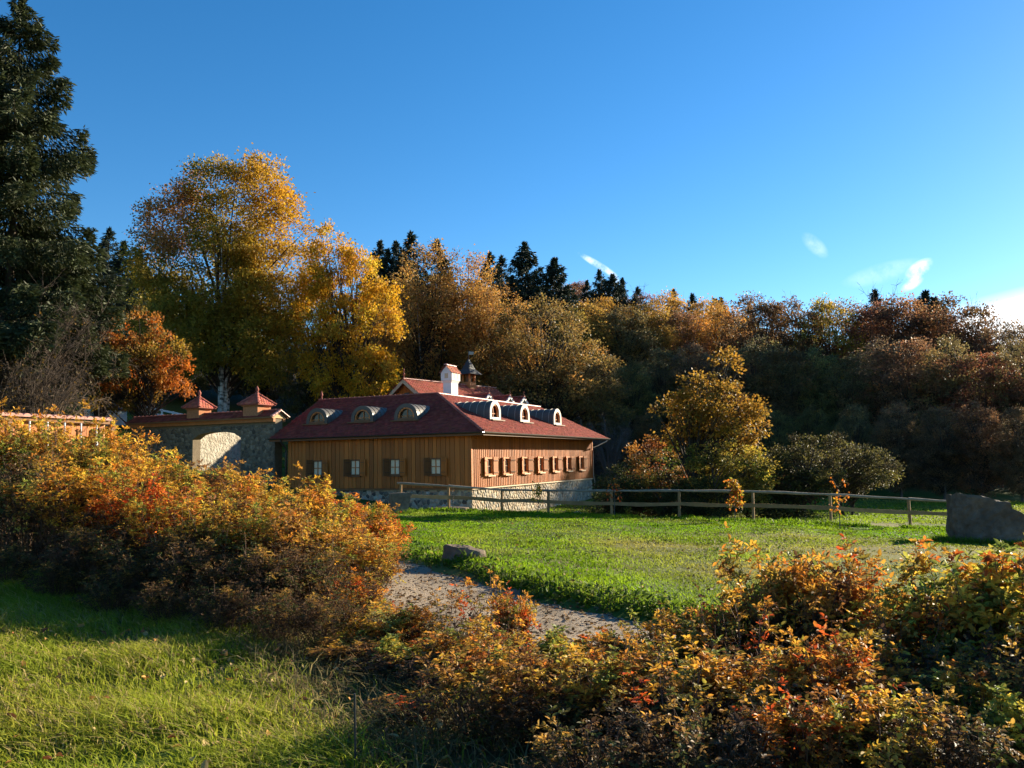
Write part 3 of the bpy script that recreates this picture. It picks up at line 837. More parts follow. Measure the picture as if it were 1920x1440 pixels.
# three gabled dormers with pale verge
for x0 in (5.7, 8.5, 11.06 - .55):
    d = empty('dormer', (x0, 0, 0)); d.parent = rear
    ya, yb, hw, zt = -3.7, -1.1, 1.15, ZRR - PT * 1.4
    zl = zt - 1.05
    m = MB(); m.prism([(-hw + .12, ya + .15, zl - 1.1), (hw - .12, ya + .15, zl - 1.1), (hw - .12, ya + .15, zl + .02), (0, ya + .15, zt - .1), (-hw + .12, ya + .15, zl + .02)], (0, 2.1, 0)); m.build('dormer_wall', M['white_paint'], d)
    m = MB(); m.box(-.28, .28, ya + .10, ya + .145, zl - .55, zl + .05); w_ = m.build('window', M['larch_dark'], d)
    for s_ in (-1, 1):
        m = MB(); m.prism([(0, ya, zt - .07), (s_ * (hw + .12), ya, zl - .14), (s_ * (hw + .12), ya, zl - .05), (0, ya, zt + .0)], (0, yb - ya, 0)); m.build('dormer_roof', M['soffit'], d)
        up = np.array([-s_ * (hw + .12), 0, zt - zl + .05]); L_ = np.linalg.norm(up); up /= L_
        tile_slope('roof_tile', (s_ * (hw + .12), ya, zl - .05), (0, 1, 0), up, [(0, 0), (yb - ya, 0), (yb - ya, L_), (0, L_)], w=.2, ex=.18, seed=40 + s_, parent=d, base=(.26, .07, .05))
        m = MB(); m.prism([(0, ya - .05, zt - .2), (s_ * (hw + .14), ya - .05, zl - .25), (s_ * (hw + .14), ya - .05, zl - .02), (0, ya - .05, zt + .04)], (0, .06, 0)); m.build('barge_board', M['white_paint'], d)
    cap_run((0, yb, zt), (0, ya - .05, zt), d, me=CAP, lift=.03)
    finial(d, 0, ya, zt + .05, .5)
# belfry: open wooden stage, pyramid roof, vane
cu = empty('cupola', (7.9, 0, 0)); cu.parent = rear
zc = ZRR - .15
m = MB(); m.box(-.42, .42, -.42, .42, zc - .2, zc + .42); m.build('base', M['larch_trim'], cu)
for a in (-1, 1):
    for b in (-1, 1):
        m = MB(); m.box(a * .34 - .07, a * .34 + .07, b * .34 - .07, b * .34 + .07, zc + .42, zc + 1.05); m.build('post', M['larch_trim'], cu)
m = MB(); m.box(-.2, .2, -.2, .2, zc + .42, zc + 1.05); m.build('louvre', M['larch_dark'], cu)
m = MB(); q = .82
vs = [(-q, -q, zc + 1.04), (q, -q, zc + 1.04), (q, q, zc + 1.04), (-q, q, zc + 1.04), (-.4, -.4, zc + 1.5), (.4, -.4, zc + 1.5), (.4, .4, zc + 1.5), (-.4, .4, zc + 1.5), (0, 0, zc + 2.45)]
m.add(vs, [(3, 2, 1, 0), (0, 1, 5, 4), (1, 2, 6, 5), (2, 3, 7, 6), (3, 0, 4, 7), (4, 5, 8), (5, 6, 8), (6, 7, 8), (7, 4, 8)]); m.build('spire', M['shingle'], cu)
m = MB(); m.tube([(0, 0, zc + 2.4), (0, 0, zc + 3.05)], .025, 6); vane = m.build('vane_rod', M['iron'], cu)
m = MB(); m.prism([(.03, .0, zc + 2.72), (.42, -.2, zc + 2.74), (.46, -.22, zc + 2.97), (.03, 0, zc + 3.0)], (.012, .03, 0)); m.build('vane_flag', M['pale_metal'], cu)

# ------------------------------------------------------------------ gate wall
gate = empty('stone_gate_wall', (BC[0], BC[1], 0), R(TH))
tag(gate, 'dark rubble stone gate wall with tiled coping and an arched opening, left of the timber house', 'wall')
GX0, GX1, GY0, GY1 = -23.9, -12.55, .35, .95
OX0, OX1, OZS, OZT = -18.75, -15.05, 3.15, 3.55
GZ = 4.15
def arch_open(n=9):
    xs = np.linspace(OX0, OX1, n); mid = (OX0 + OX1) / 2; hw = (OX1 - OX0) / 2
    return [(x_, OZS + (OZT - OZS) * math.sqrt(max(0, 1 - ((x_ - mid) / hw) ** 2)) if 0 < i < n - 1 else OZS) for i, x_ in enumerate(xs)]
AO = arch_open()
m = MB()
m.box(GX0, OX0, GY0, GY1, -2, GZ); m.box(OX1, GX1, GY0, GY1, -2, GZ)
m.prism([(OX0 + .001, GY0 + .001, GZ - .001)] + [(x_, GY0 + .001, z_) for x_, z_ in AO] + [(OX1 - .001, GY0 + .001, GZ - .001)], (0, GY1 - GY0 - .002, 0))
m.build('wall', M['dark_mortar'], gate)
V, F, C = stones(GX1 - GX0, GZ - .3 + 1, .23, 5, [(.19, .15, .105), (.23, .18, .125), (.15, .12, .09), (.26, .205, .14), (.12, .098, .075)], holes=[(OX0 - GX0 - .02, OX1 - GX0 + .02, 0, OZT + 1 + .06)], depth=.035)
o = link('stonework', stone_mesh('stonework', V, F, C, lambda s_, d, z: (GX0 + s_, GY0 + .005 - d, -1 + z)), gate, M['stone']); o['kind'] = 'stuff'
# limewashed return wall seen through the opening
m = MB(); 
m.prism([(OX0 - .35, GY1 - .003 + .02, -1), (OX0 - .03, GY1 + .02, -1), (OX0 - .03, 8.2, -1), (OX0 - .35, 8.2, -1)], (0, 0, 5.0))
m.build('return_wall', M['limewash'], gate)
# brick pier at the foot of the right jamb
m = MB(); m.box(OX1 - .42, OX1 - .02, GY0 + .05, GY0 + .5, -1, 1.55); m.prism([(OX1 - .48, GY0 - .0, 1.553), (OX1 + .0, GY0 - .0, 1.553), (OX1 - .05, GY0 + .55, 1.62), (OX1 - .44, GY0 + .55, 1.62)], (0, 0, .06)); m.build('brick_pier', M['brick'], gate)
# coping roof
ym = (GY0 + GY1) / 2; hwc = .68; zt = 4.62; ze = GZ + .12
m = MB(); m.box(GX0 - .05, GX1 + .05, GY0 - .2, GY0 - .03, GZ - .16, GZ + .04); m.build('wall_plate', M['larch_trim'], gate)
m = MB(); m.box(GX0 - .05, GX1 + .05, GY1 + .03, GY1 + .2, GZ - .16, GZ + .04); m.build('wall_plate', M['larch_trim'], gate)
m = MB(); m.prism([(GX1 - .02, ym - hwc + .1, GZ + .04), (GX1 - .02, ym + hwc - .1, GZ + .04), (GX1 - .02, ym, zt - .1)], (.07, 0, 0)); m.build('gable', M['timber'], gate)
m = MB()
for s_ in (-1, 1): m.prism([(GX0 - .1, ym, zt - .09), (GX1 + .1, ym, zt - .09), (GX1 + .1, ym + s_ * hwc, ze - .09), (GX0 - .1, ym + s_ * hwc, ze - .09)], (0, 0, .08))
cop = m.build('coping', M['soffit'], gate)
LC = math.hypot(hwc, zt - ze)
for s_ in (-1, 1):
    tile_slope('roof_tile', (GX0 - .1, ym + s_ * hwc, ze), (1, 0, 0), np.array([0, -s_ * hwc, zt - ze]) / LC, [(0, 0), (GX1 - GX0 + .2, 0), (GX1 - GX0 + .2, LC), (0, LC)], seed=50 + s_, parent=cop, base=(.22, .06, .042), w=.22, ex=.2)
for s_ in (-1, 1):
    cap_run((GX1 + .1, ym + s_ * hwc, ze - .0), (GX1 + .1, ym, zt), cop, me=CAPP, pitch=.3)
cap_run((GX0 - .1, ym, zt), (-18.6 - .5, ym, zt), cop, lift=.02, pitch=.34)
cap_run((-18.6 + .5, ym, zt), (-14.15 - .56, ym, zt), cop, lift=.02, pitch=.34)
cap_run((-14.15 + .56, ym, zt), (GX1 + .1, ym, zt), cop, lift=.02, pitch=.34)
for x0, wv in ((-18.6, .48), (-14.15, .54)):
    tu = empty('turret', (x0, ym, 0)); tu.parent = gate
    m = MB(); m.box(-wv, wv, -wv, wv, GZ + .05, 4.92); m.build('turret_body', M['brick'], tu)
    m = MB(); m.box(-wv - .06, wv + .06, -wv - .06, wv + .06, 4.921, 4.98); m.build('cornice', M['brick'], tu)
    q = wv + .2; za, zb, ztt = 4.982, 5.03, 5.68
    m = MB(); m.add([(-q, -q, za), (q, -q, za), (q, q, za), (-q, q, za), (-q, -q, zb), (q, -q, zb), (q, q, zb), (-q, q, zb), (0, 0, ztt)], [(3, 2, 1, 0), (0, 1, 5, 4), (1, 2, 6, 5), (2, 3, 7, 6), (3, 0, 4, 7), (4, 5, 8), (5, 6, 8), (6, 7, 8), (7, 4, 8)])
    pr = m.build('pyramid_roof', M['ridge_tile'], tu)
    for k in range(4):
        an = k * math.pi / 2; ca, sa = math.cos(an), math.sin(an)
        e_ = np.array([ca, sa, 0]); O = np.array([-q * ca + q * sa, -q * sa - q * ca, zb]); up = np.array([-q * sa, q * ca, ztt - zb]); L_ = np.linalg.norm(up)
        tile_slope('roof_tile', O, e_, up / L_, [(0, 0), (2 * q, 0), (q, L_)], w=.2, ex=.17, seed=60 + k, parent=tu, base=(.42, .12, .085))
        cap_run((q * (1 if k in (0, 3) else -1), q * (1 if k in (0, 1) else -1), zb), (0, 0, ztt), tu, me=CAP, pitch=.32, name='hip_tile')
    m = MB(); m.lathe([(.13, 0), (.10, .08), (.05, .12), (.10, .2), (.11, .28), (.06, .38), (.015, .46)], (0, 0, ztt - .02)); m.build('finial', M['ridge_tile'], tu, True)

# ------------------------------------------------------------------ timber stall wall at the far left
p1 = np.array([-18.6, 37.0]); ud = np.array([.36, .933])
stall = empty('timber_garden_wall', (p1[0], p1[1], 0), math.atan2(ud[1], ud[0]))
tag(stall, 'sunlit orange board wall with round coping tiles and turned balusters at far left', 'wall')
SL_ = 13.0; zt = 3.72
rnd = random.Random(3); x = -SL_
while x < -.15:
    w = rnd.uniform(.26, .34); b_ = link('board', BOARD, stall); b_.location = (x + w / 2, .1, .8); b_.scale = (w - .02, .04, zt - .8 - .15); x += w

m = MB(); m.box(-SL_, .1, .13, .2, .8, zt - .12); m.build('backing', M['timber'], stall)
m = MB(); m.box(-SL_, .15, -.12, .26, zt - .15, zt + .0); m.build('wall_plate', M['soffit'], stall)
cap_t = cap_tile_mesh(L_=.30, r=.2, mat='pink_tile'); cap_t.name = 'coping_tile'
k = 0
while k * .34 < SL_:
    o = link('coping_tile', cap_t, stall); o.location = (-k * .34, -.2, zt + .02); o.rotation_euler = (0, R(-6), R(90)); o.scale = (1.9, .82, .8); k += 1
prof = [(.035, 0), (.035, .12), (.065, .2), (.075, .36), (.04, .55), (.03, .62), (.045, .66), (.03, .72), (.035, 1.15), (.035, 1.25)]
bal = MB().lathe(prof, n=8).mesh('baluster', True); 
for i in range(14):
    o = link('baluster', bal, stall, M['white_paint']); o.location = (-.75 - i * .82, -.32, zt - 1.42)
m = MB(); m.box(-SL_, .0, -.37, -.27, zt - 1.5, zt - 1.42); m.build('rail', M['larch_dark'], stall)
for xx in (0.0, -5, -10):
    m = MB(); m.box(xx - .02, xx + .2, -.4, -.18, .6, zt - .16); m.build('post', M['larch_dark'], stall)

# small white outbuilding and rail up the slope
sx = at(178, 772, 56.0)
shed = empty('white_shed', (sx[0], sx[1], 0), R(-12))
tag(shed, 'small white rendered shed behind the board wall, under the bare tree', 'shed')
zs = g1(sx[0], sx[1]) - .2; zt_ = at(178, 760, 56.0)[2]
m = MB(); m.box(-.85, .85, 0, 2.2, zs, zt_ - .25); m.build('wall', M['white_paint'], shed)
m = MB(); m.prism([(-.852, .0, zt_ - .249), (.852, .0, zt_ - .249), (0, .0, zt_ + .25)], (0, 2.2, 0)); m.build('gable', M['white_paint'], shed)
for s_ in (-1, 1):
    m = MB(); m.prism([(0, -.12, zt_ + .26), (s_ * 1.0, -.12, zt_ - .3), (s_ * 1.0, -.12, zt_ - .24), (0, -.12, zt_ + .32)], (0, 2.45, 0)); m.build('roof', M['shingle'], shed)
m = MB(); m.box(-.35, .35, -.03, -.003, zs, zt_ - .7); dr = m.build('door', M['larch_dark'], shed)
rf0 = at(262, 762, 64.0); rf1 = at(345, 764, 66.0)
rail = empty('white_rail_fence', (rf0[0], rf0[1], 0))
tag(rail, 'low white rail fence on the green slope behind the gate wall', 'fence')
n = 5
for i in range(n):
    t = i / (n - 1); p = rf0[:2] * (1 - t) + rf1[:2] * t; zg = g1(*p)
    m = MB(); m.box(-.06, .06, -.06, .06, -.2, 1.0); o = m.build('post', M['white_paint'], rail); o.location = (p[0] - rf0[0], p[1] - rf0[1], zg)
za, zb_ = g1(*rf0[:2]), g1(*rf1[:2])
for h in (.45, .85):
    d = rf1[:2] - rf0[:2]
    m = MB(); m.prism([(0, -.09, za + h), (0, -.065, za + h), (0, -.065, za + h + .16), (0, -.09, za + h + .16)], (d[0], d[1], zb_ - za)); m.build('rail', M['white_paint'], rail)

# ------------------------------------------------------------------ paddock fence
fence = empty('rail_fence', (4, 34, 0))
tag(fence, 'rustic wooden post and rail fence along the far edge of the lawn', 'fence')
FP = [(752, 35.6), (841, 35.3), (941, 35.0), (1028, 34.8), (1146, 34.3), (1273, 33.6), (1411, 33.0), (1556, 32.3), (1703, 31.5), (1845, 30.8)]
TOPY = [905, 910, 917, 918.5, 919, 918.5, 920, 926, 934, 942]
rng = np.random.default_rng(9)
posts = []
for (px, Y), ty in zip(FP, TOPY):
    t = at(px, ty, Y); zg = g1(t[0], Y); posts.append((t[0], Y, zg, t[2]))
for i, (x, y, zg, ztop) in enumerate(posts):
    m = MB(); r = .062; ln = rng.uniform(-.03, .03)
    m.tube([(x - 4 - ln, y - 34, zg - .3), (x - 4, y - 34, ztop - .05)], [r, r * .95], 7); m.build('post', M['fence_wood'], fence)
    if i == 0: x0 = x
for i in range(len(posts) - 1):
    a, b = posts[i], posts[i + 1]
    if i == 0:
        d = np.array(b) - np.array(a); a = tuple(np.array(a) - d * .08)
    pts = []
    for k in range(6):
        t = k / 5
        pts.append((a[0] * (1 - t) + b[0] * t - 4, a[1] * (1 - t) + b[1] * t - 34 - .02, a[3] * (1 - t) + b[3] * t - .03 + .007 * math.sin(k * 2.1 + i * 1.7)))
    m = MB(); m.tube(pts, [.05 + .012 * math.sin(k + i) for k in range(6)], 7); m.build('top_rail', M['grey_wood'], fence)
    m = MB()
    za, zb_ = a[2] * .48 + a[3] * .52, b[2] * .48 + b[3] * .52
    sag = rng.uniform(-.03, .04)
    vs = []; n = 6
    for k in range(n):
        t = k / (n - 1); xx = a[0] * (1 - t) + b[0] * t - 4; yy = a[1] * (1 - t) + b[1] * t - 34 - .095; zz = za * (1 - t) + zb_ * t - sag * math.sin(t * math.pi)
        hh = .075 + .012 * math.sin(k * 1.9 + i)
        vs += [(xx, yy, zz - hh), (xx, yy + .03, zz - hh), (xx, yy + .03, zz + hh), (xx, yy, zz + hh)]
    fs = [(k * 4 + j, k * 4 + (j + 1) % 4, (k + 1) * 4 + (j + 1) % 4, (k + 1) * 4 + j) for k in range(n - 1) for j in range(4)] + [(3, 2, 1, 0), tuple((n - 1) * 4 + j for j in range(4))]
    m.add(vs, fs); m.build('middle_rail', M['fence_wood'], fence)

# ------------------------------------------------------------------ stones
def rock(name, outline, thick, loc, rz, seed, label, rough=.03, lean=0.0, mat='granite', cuts=3):
    """block from a front outline (x,z) with real thickness, subdivided and roughened"""
    bm = bmesh.new(); rng = np.random.default_rng(seed)
    f_ = [bm.verts.new((x, -thick / 2, z)) for x, z in outline]
    b_ = [bm.verts.new((x * .94, thick / 2, z * .95)) for x, z in outline]
    n = len(outline)
    bm.faces.new(f_); bm.faces.new(b_[::-1])
    for i in range(n): bm.faces.new((f_[(i + 1) % n], f_[i], b_[i], b_[(i + 1) % n]))
    bmesh.ops.recalc_face_normals(bm, faces=bm.faces)
    bmesh.ops.triangulate(bm, faces=bm.faces[:])
    bmesh.ops.subdivide_edges(bm, edges=bm.edges[:], cuts=cuts, use_grid_fill=True)
    bmesh.ops.smooth_vert(bm, verts=bm.verts, factor=.35, use_axis_x=True, use_axis_y=True, use_axis_z=True)
    bm.normal_update()
    for v in bm.verts:
        c = v.co
        v.co += v.normal * float(rough * (vnoise(c.x + c.y * .7, c.z + c.y, .35, seed) + .5 * vnoise(c.x - c.y, c.z, .12, seed + 1)))
        v.co.y += lean * v.co.z
    me = bpy.data.meshes.new(name); bm.to_mesh(me); bm.free()
    o = link(name, me, None, M[mat]); o.location = loc; o.rotation_euler = (0, 0, rz)
    return tag(o, label, 'boulder' if 'boulder' in label else 'stone')
Yb = 25.0
s_ = Yb / FPX
bx = at(1850, 1012, Yb)
out_ = [((px - 1850) * s_, -(py - 1012) * s_) for px, py in [(1784, 1030), (1915, 1040), (1919, 985), (1916, 962), (1893, 946), (1888, 936), (1860, 930), (1795, 916), (1791, 950)]]
rock('boulder', out_, .9, (bx[0], Yb, bx[2] - .12), R(-4), 3, 'large dark slab-like boulder standing at the right end of the lawn fence', lean=.12, rough=.06, cuts=7, mat='dark_granite')
p = at(868, 1050, 15.9); zg = g1(p[0], 15.9)
rock('stone_block', [(-.36, -.15), (.42, -.18), (.44, .08), (.12, .17), (-.30, .24), (-.36, .2)], .34, (p[0], 15.9, zg + .05), R(-22), 5, 'squared rough stone half sunk in the grass beside the gravel path', rough=.045, cuts=5)
p = at(748, 962, 33.0); zg = g1(p[0], 33.0)
rock('stone_block', [(-.32, -.1), (.26, -.1), (.36, .3), (.46, .82), (.2, .86), (-.38, .84), (-.36, .4)], .62, (p[0], 33.0, zg), R(24), 7, 'upright squared stone block at the left end of the rail fence', rough=.012)
p = at(705, 992, 20.0); zg = g1(p[0], 20)
rock('round_stone', [(-.2, -.1), (.2, -.1), (.24, .1), (.1, .24), (-.12, .23), (-.25, .08)], .35, (p[0], 20, zg + .1), 0, 8, 'small dark rounded stone among the shrubs at the path bend', rough=.03)
p = at(1082, 962, 38.6); zg = g1(p[0], 38.6)
rock('pale_stone', [(-.22, -.2), (.26, -.2), (.24, .06), (.05, .2), (-.15, .14)], .3, (p[0], 38.6, zg + .15), .3, 9, 'pale stone lying at the foot of the sunlit house wall', rough=.02, mat='limewash')
p = at(835, 955, 37.6); zg = g1(p[0], 37.6)
rock('stone_slab', [(-1.1, -.3), (1.2, -.3), (1.15, .12), (.2, .18), (-1.0, .1)], .6, (p[0], 37.6, zg + .15), R(-20), 10, 'long flat stone slab below the front corner of the house', rough=.02)

# ------------------------------------------------------------------ vegetation kit
def unit_rows(a): return a / (np.linalg.norm(a, axis=1)[:, None] + 1e-9)
def frames(d, rng, up=None):
    """for axis rows d: side and normal rows, rolled at random (or with the normal near up)"""
    r = rng.standard_normal(d.shape) if up is None else np.tile(up, (len(d), 1)) + .5 * rng.standard_normal(d.shape)
    s_ = unit_rows(np.cross(d, r)); return s_, np.cross(s_, d)
def leaf_cards(pos, d, length, width, rng, up=None):
    """kite-shaped leaves, one quad each"""
    d = unit_rows(d); s_, n_ = frames(d, rng, up)
    L_ = np.broadcast_to(length, (len(pos),))[:, None]; W_ = np.broadcast_to(width, (len(pos),))[:, None]
    V = np.stack([pos, pos + d * L_ * .45 + s_ * W_ * .5 + n_ * W_ * .14, pos + d * L_, pos + d * L_ * .45 - s_ * W_ * .5 + n_ * W_ * .14], 1).reshape(-1, 3)
    k = np.arange(len(pos))[:, None] * 4
    return V, k + np.array([[0, 1, 2, 3]])
def folded_leaves(pos, d, length, width, rng, up=None, fold=.22):
    """pointed oval leaves folded along the midrib: 6 vertices, two quads"""
    d = unit_rows(d); s_, n_ = frames(d, rng, up)
    L_ = np.broadcast_to(length, (len(pos),))[:, None]; W_ = np.broadcast_to(width, (len(pos),))[:, None]
    c = rng.uniform(-.18, .05, (len(pos), 1))
    A = pos; T = pos + d * L_ + n_ * L_ * c * 1.6
    l1 = pos + d * L_ * .30 + s_ * W_ * .46 + n_ * W_ * fold; l2 = pos + d * L_ * .68 + s_ * W_ * .40 + n_ * (W_ * fold + L_ * c * .6)
    r1 = pos + d * L_ * .30 - s_ * W_ * .46 + n_ * W_ * fold; r2 = pos + d * L_ * .68 - s_ * W_ * .40 + n_ * (W_ * fold + L_ * c * .6)
    V = np.stack([A, l1, l2, T, r2, r1], 1).reshape(-1, 3)
    k = np.arange(len(pos))[:, None] * 6
    return V, np.concatenate([k + np.array([[0, 3, 2, 1]]), k + np.array([[0, 5, 4, 3]])])
class Acc:
    def __init__(s): s.V = []; s.F = {}; s.C = []; s.n = 0
    def add(s, V, F, C=None):
        F = np.asarray(F); s.V.append(V); s.F.setdefault(F.shape[1], []).append(F + s.n); s.n += len(V)
        if C is not None: s.C.append(np.broadcast_to(C, (len(V), 3)))
    def mesh(s, name, smooth=False):
        return mesh_np(name, np.concatenate(s.V), [np.concatenate(f) for f in s.F.values()], np.concatenate(s.C) if s.C else None, smooth)
def tubes(paths, radii, n=3):
    """many limbs at once: paths (m,k,3), radii (m,k)"""
    m, k, _ = paths.shape
    T = np.gradient(paths, axis=1); T /= np.linalg.norm(T, axis=2)[..., None] + 1e-9
    ref = np.where(np.abs(T[..., 2:3]) < .9, np.array([0, 0, 1.0]), np.array([1.0, 0, 0]))
    A = np.cross(T, ref); A /= np.linalg.norm(A, axis=2)[..., None] + 1e-9; B = np.cross(T, A)
    an = 2 * np.pi * np.arange(n) / n
    V = paths[:, :, None] + radii[:, :, None, None] * (A[:, :, None] * np.cos(an)[None, None, :, None] + B[:, :, None] * np.sin(an)[None, None, :, None])
    base_ = (np.arange(m) * k * n)[:, None, None]; i = (np.arange(k - 1) * n)[None, :, None]; j = np.arange(n)[None, None]
    j2 = (j + 1) % n
    F = np.stack([base_ + i + j, base_ + i + j2, base_ + i + n + j2, base_ + i + n + j], -1).reshape(-1, 4)
    return V.reshape(-1, 3), F
def bez(a, b, c, k=5):
    t = np.linspace(0, 1, k)[None, :, None]
    return a[:, None] * (1 - t) ** 2 + 2 * b[:, None] * t * (1 - t) + c[:, None] * t ** 2
def pick(rng, pal, n):
    w = np.array([p[0] for p in pal], float); w /= w.sum()
    return np.array([p[1] for p in pal])[rng.choice(len(pal), n, p=w)]

def in_lobes(rng, lobes, n, shell=.55):
    """points in a union of ellipsoids (cx,cy,cz,rx,ry,rz), denser towards their skin; also the outward direction"""
    L_ = np.array(lobes, float); w = (L_[:, 3] * L_[:, 4] * L_[:, 5]) ** .75; w /= w.sum()
    k = rng.choice(len(L_), n, p=w)
    d = unit_rows(rng.standard_normal((n, 3))); r = rng.random(n) ** (1 / 3 * (1 - shell) + .001)
    r = np.clip(r, .15, 1)[:, None]
    return L_[k, :3] + d * r * L_[k, 3:], d, k
def tree_meshes(name, seed, H, lobes, nclump, nleaf, leaf, pal, clump_r=(.5, 1.1), trunk_r=.25, trunks=1, tip=None, droop=.25, colfun=None, limb=70, bark='bark', shell=.55, flat=.7):
    """a broadleaf tree: tapered trunk with limbs (one mesh) and a crown of leaf clumps (another)"""
    rng = np.random.default_rng(seed)
    cc, cd, ck = in_lobes(rng, lobes, nclump, shell)
    rad = rng.uniform(*clump_r, nclump)
    ccol = pick(rng, pal, nclump) * rng.uniform(.8, 1.2, (nclump, 1))
    if colfun is not None: ccol = colfun(cc, ccol, rng)
    wt = rad ** 2; ci = rng.choice(nclump, nleaf, p=wt / wt.sum())
    off = rng.standard_normal((nleaf, 3)) * .5
    off *= np.array([1, 1, flat])
    pos = cc[ci] + off * rad[ci][:, None]
    d = unit_rows(off + .7 * cd[ci]) + rng.standard_normal((nleaf, 3)) * .45; d[:, 2] -= droop
    ln = leaf * rng.uniform(.65, 1.3, nleaf)
    V, F = leaf_cards(pos, d, ln, ln * rng.uniform(.6, .85, nleaf), rng)
    c = ccol[ci] * rng.uniform(.78, 1.22, (nleaf, 1)) * (1 + .06 * rng.standard_normal((nleaf, 3)))
    a = Acc(); a.add(V, F, np.repeat(c, 4, 0))
    crown = a.mesh(name + '_crown'); crown.materials.append(M['leaf'])
    t = Acc()
    top = max(l[2] + l[5] for l in lobes) * .86
    tp = []
    for q in range(trunks):
        an = q * 2.4 + seed; sp = 0 if trunks == 1 else 1
        b0 = np.array([sp * .25 * math.cos(an), sp * .25 * math.sin(an), -.3]); e0 = np.array([sp * 1.6 * math.cos(an), sp * 1.6 * math.sin(an), top * rng.uniform(.8, 1)]) + rng.standard_normal(3) * .25
        mid = (b0 + e0) / 2 + rng.standard_normal(3) * .22 * np.array([1, 1, 0])
        pth = bez(b0[None], mid[None], e0[None], 9); tp.append(pth[0])
        rr = trunk_r * (1 - .93 * np.linspace(0, 1, 9)) * (1 if trunks == 1 else .62); rr[0] *= 1.3
        t.add(*tubes(pth, rr[None], 8))
    sel = rng.choice(nclump, min(limb, nclump), replace=False)
    tk = rng.integers(0, trunks, len(sel)); st = []; 
    for s_, k in zip(sel, tk):
        z_ = cc[s_, 2]; f_ = np.clip((z_ / top) * rng.uniform(.35, .75), .12, .92); i = f_ * 8; i0 = int(i); st.append(tp[k][i0] * (1 - (i - i0)) + tp[k][min(i0 + 1, 8)] * (i - i0))
    st = np.array(st); en = cc[sel]
    trunk = t.mesh(name + '_trunk', True); trunk.materials.append(M[bark]); t = Acc()
    mid = (st + en) / 2 + np.array([0, 0, .06]) * np.linalg.norm(en - st, axis=1)[:, None] + rng.standard_normal(st.shape) * .15
    L0 = np.linalg.norm(en - st, axis=1)
    r0 = np.clip(trunk_r * .10 + .012 * L0, .015, trunk_r * .5)
    t.add(*tubes(bez(st, mid, en, 5), r0[:, None] * np.array([1, .75, .5, .3, .12])[None], 4))
    # twigs inside the clumps
    nt_ = nclump * 3; ti = rng.integers(0, nclump, nt_)
    e2 = cc[ti] + rng.standard_normal((nt_, 3)) * rad[ti][:, None] * .55
    t.add(*tubes(bez(cc[ti] - .3 * cd[ti] * rad[ti][:, None], cc[ti], e2, 3), np.full((nt_, 1), .012 + .004 * H / 20) * np.array([1, .6, .25])[None], 3))
    limbs = t.mesh(name + '_limbs', True); limbs.materials.append(M['bark'])
    return trunk, crown, limbs
def plant(name, meshes, loc, label, cat, group=None, scale=1.0, rz=0.0, color=(1, 1, 1), parts=('trunk', 'crown', 'limbs'), sz=None):
    e = empty(name, loc, rz); e.scale = (scale, scale, sz if sz else scale)
    for me, pn in zip(meshes, parts):
        o = link(pn, me, e); o.color = (*color, 1)
    return tag(e, label, cat, group)
def base_at(px, Y, py=850.0):
    p = at(px, py, Y); return (p[0], Y, g1(p[0], Y) - .05)
def top_scale(px, py, Y, H):
    """uniform scale that brings a plant of height H, standing at depth Y, up to pixel row py"""
    p = at(px, py, Y); b = g1(p[0], Y); return (p[2] - b) / H, (p[0], Y, b - .05)

# palettes: (weight, linear colour)
GOLD, AMBER, ORANGE, RED = (.55, .30, .028), (.50, .22, .022), (.52, .15, .02), (.42, .065, .018)
YEL, OLIVE, GRN, LIME = (.62, .42, .04), (.19, .165, .03), (.10, .125, .022), (.26, .30, .035)
BRN, DBRN, TAN, RUST = (.17, .085, .032), (.085, .045, .022), (.30, .19, .075), (.21, .065, .028)

# --- big yellow-green aspen clump with white stems
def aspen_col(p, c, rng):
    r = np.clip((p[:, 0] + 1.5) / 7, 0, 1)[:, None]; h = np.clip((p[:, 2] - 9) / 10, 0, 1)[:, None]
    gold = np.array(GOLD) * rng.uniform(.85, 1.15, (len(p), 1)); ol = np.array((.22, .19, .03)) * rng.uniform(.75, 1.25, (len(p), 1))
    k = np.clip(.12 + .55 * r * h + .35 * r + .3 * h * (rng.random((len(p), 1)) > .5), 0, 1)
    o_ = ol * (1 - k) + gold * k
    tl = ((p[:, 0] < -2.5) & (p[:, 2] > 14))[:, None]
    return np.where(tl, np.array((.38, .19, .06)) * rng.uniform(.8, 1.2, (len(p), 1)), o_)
AL = [(-3.9, 0, 14.5, 3.2, 3.2, 5.2), (-1, 1, 17.5, 3.3, 3, 4.8), (2.2, 0, 17, 3.3, 3.2, 4.9), (4.2, .5, 13, 3.0, 3, 5), (-1, -1.2, 12, 4.2, 3.2, 5), (3.4, -1.5, 8, 3.4, 2.8, 4.2), (-4.6, .5, 9.5, 2.8, 2.8, 3.6), (.5, 2, 9, 4, 3, 4), (1.5, -2, 6.5, 3.6, 2.4, 3.0), (-2.5, -1.5, 7.5, 3.2, 2.4, 3.0)]
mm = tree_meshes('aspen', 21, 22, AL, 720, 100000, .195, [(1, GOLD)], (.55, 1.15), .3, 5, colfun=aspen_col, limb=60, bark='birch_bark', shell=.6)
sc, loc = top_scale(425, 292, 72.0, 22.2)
plant('aspen_tree', mm, loc, 'tall broad golden green aspen with white stems behind the gate wall', 'tree', scale=sc)

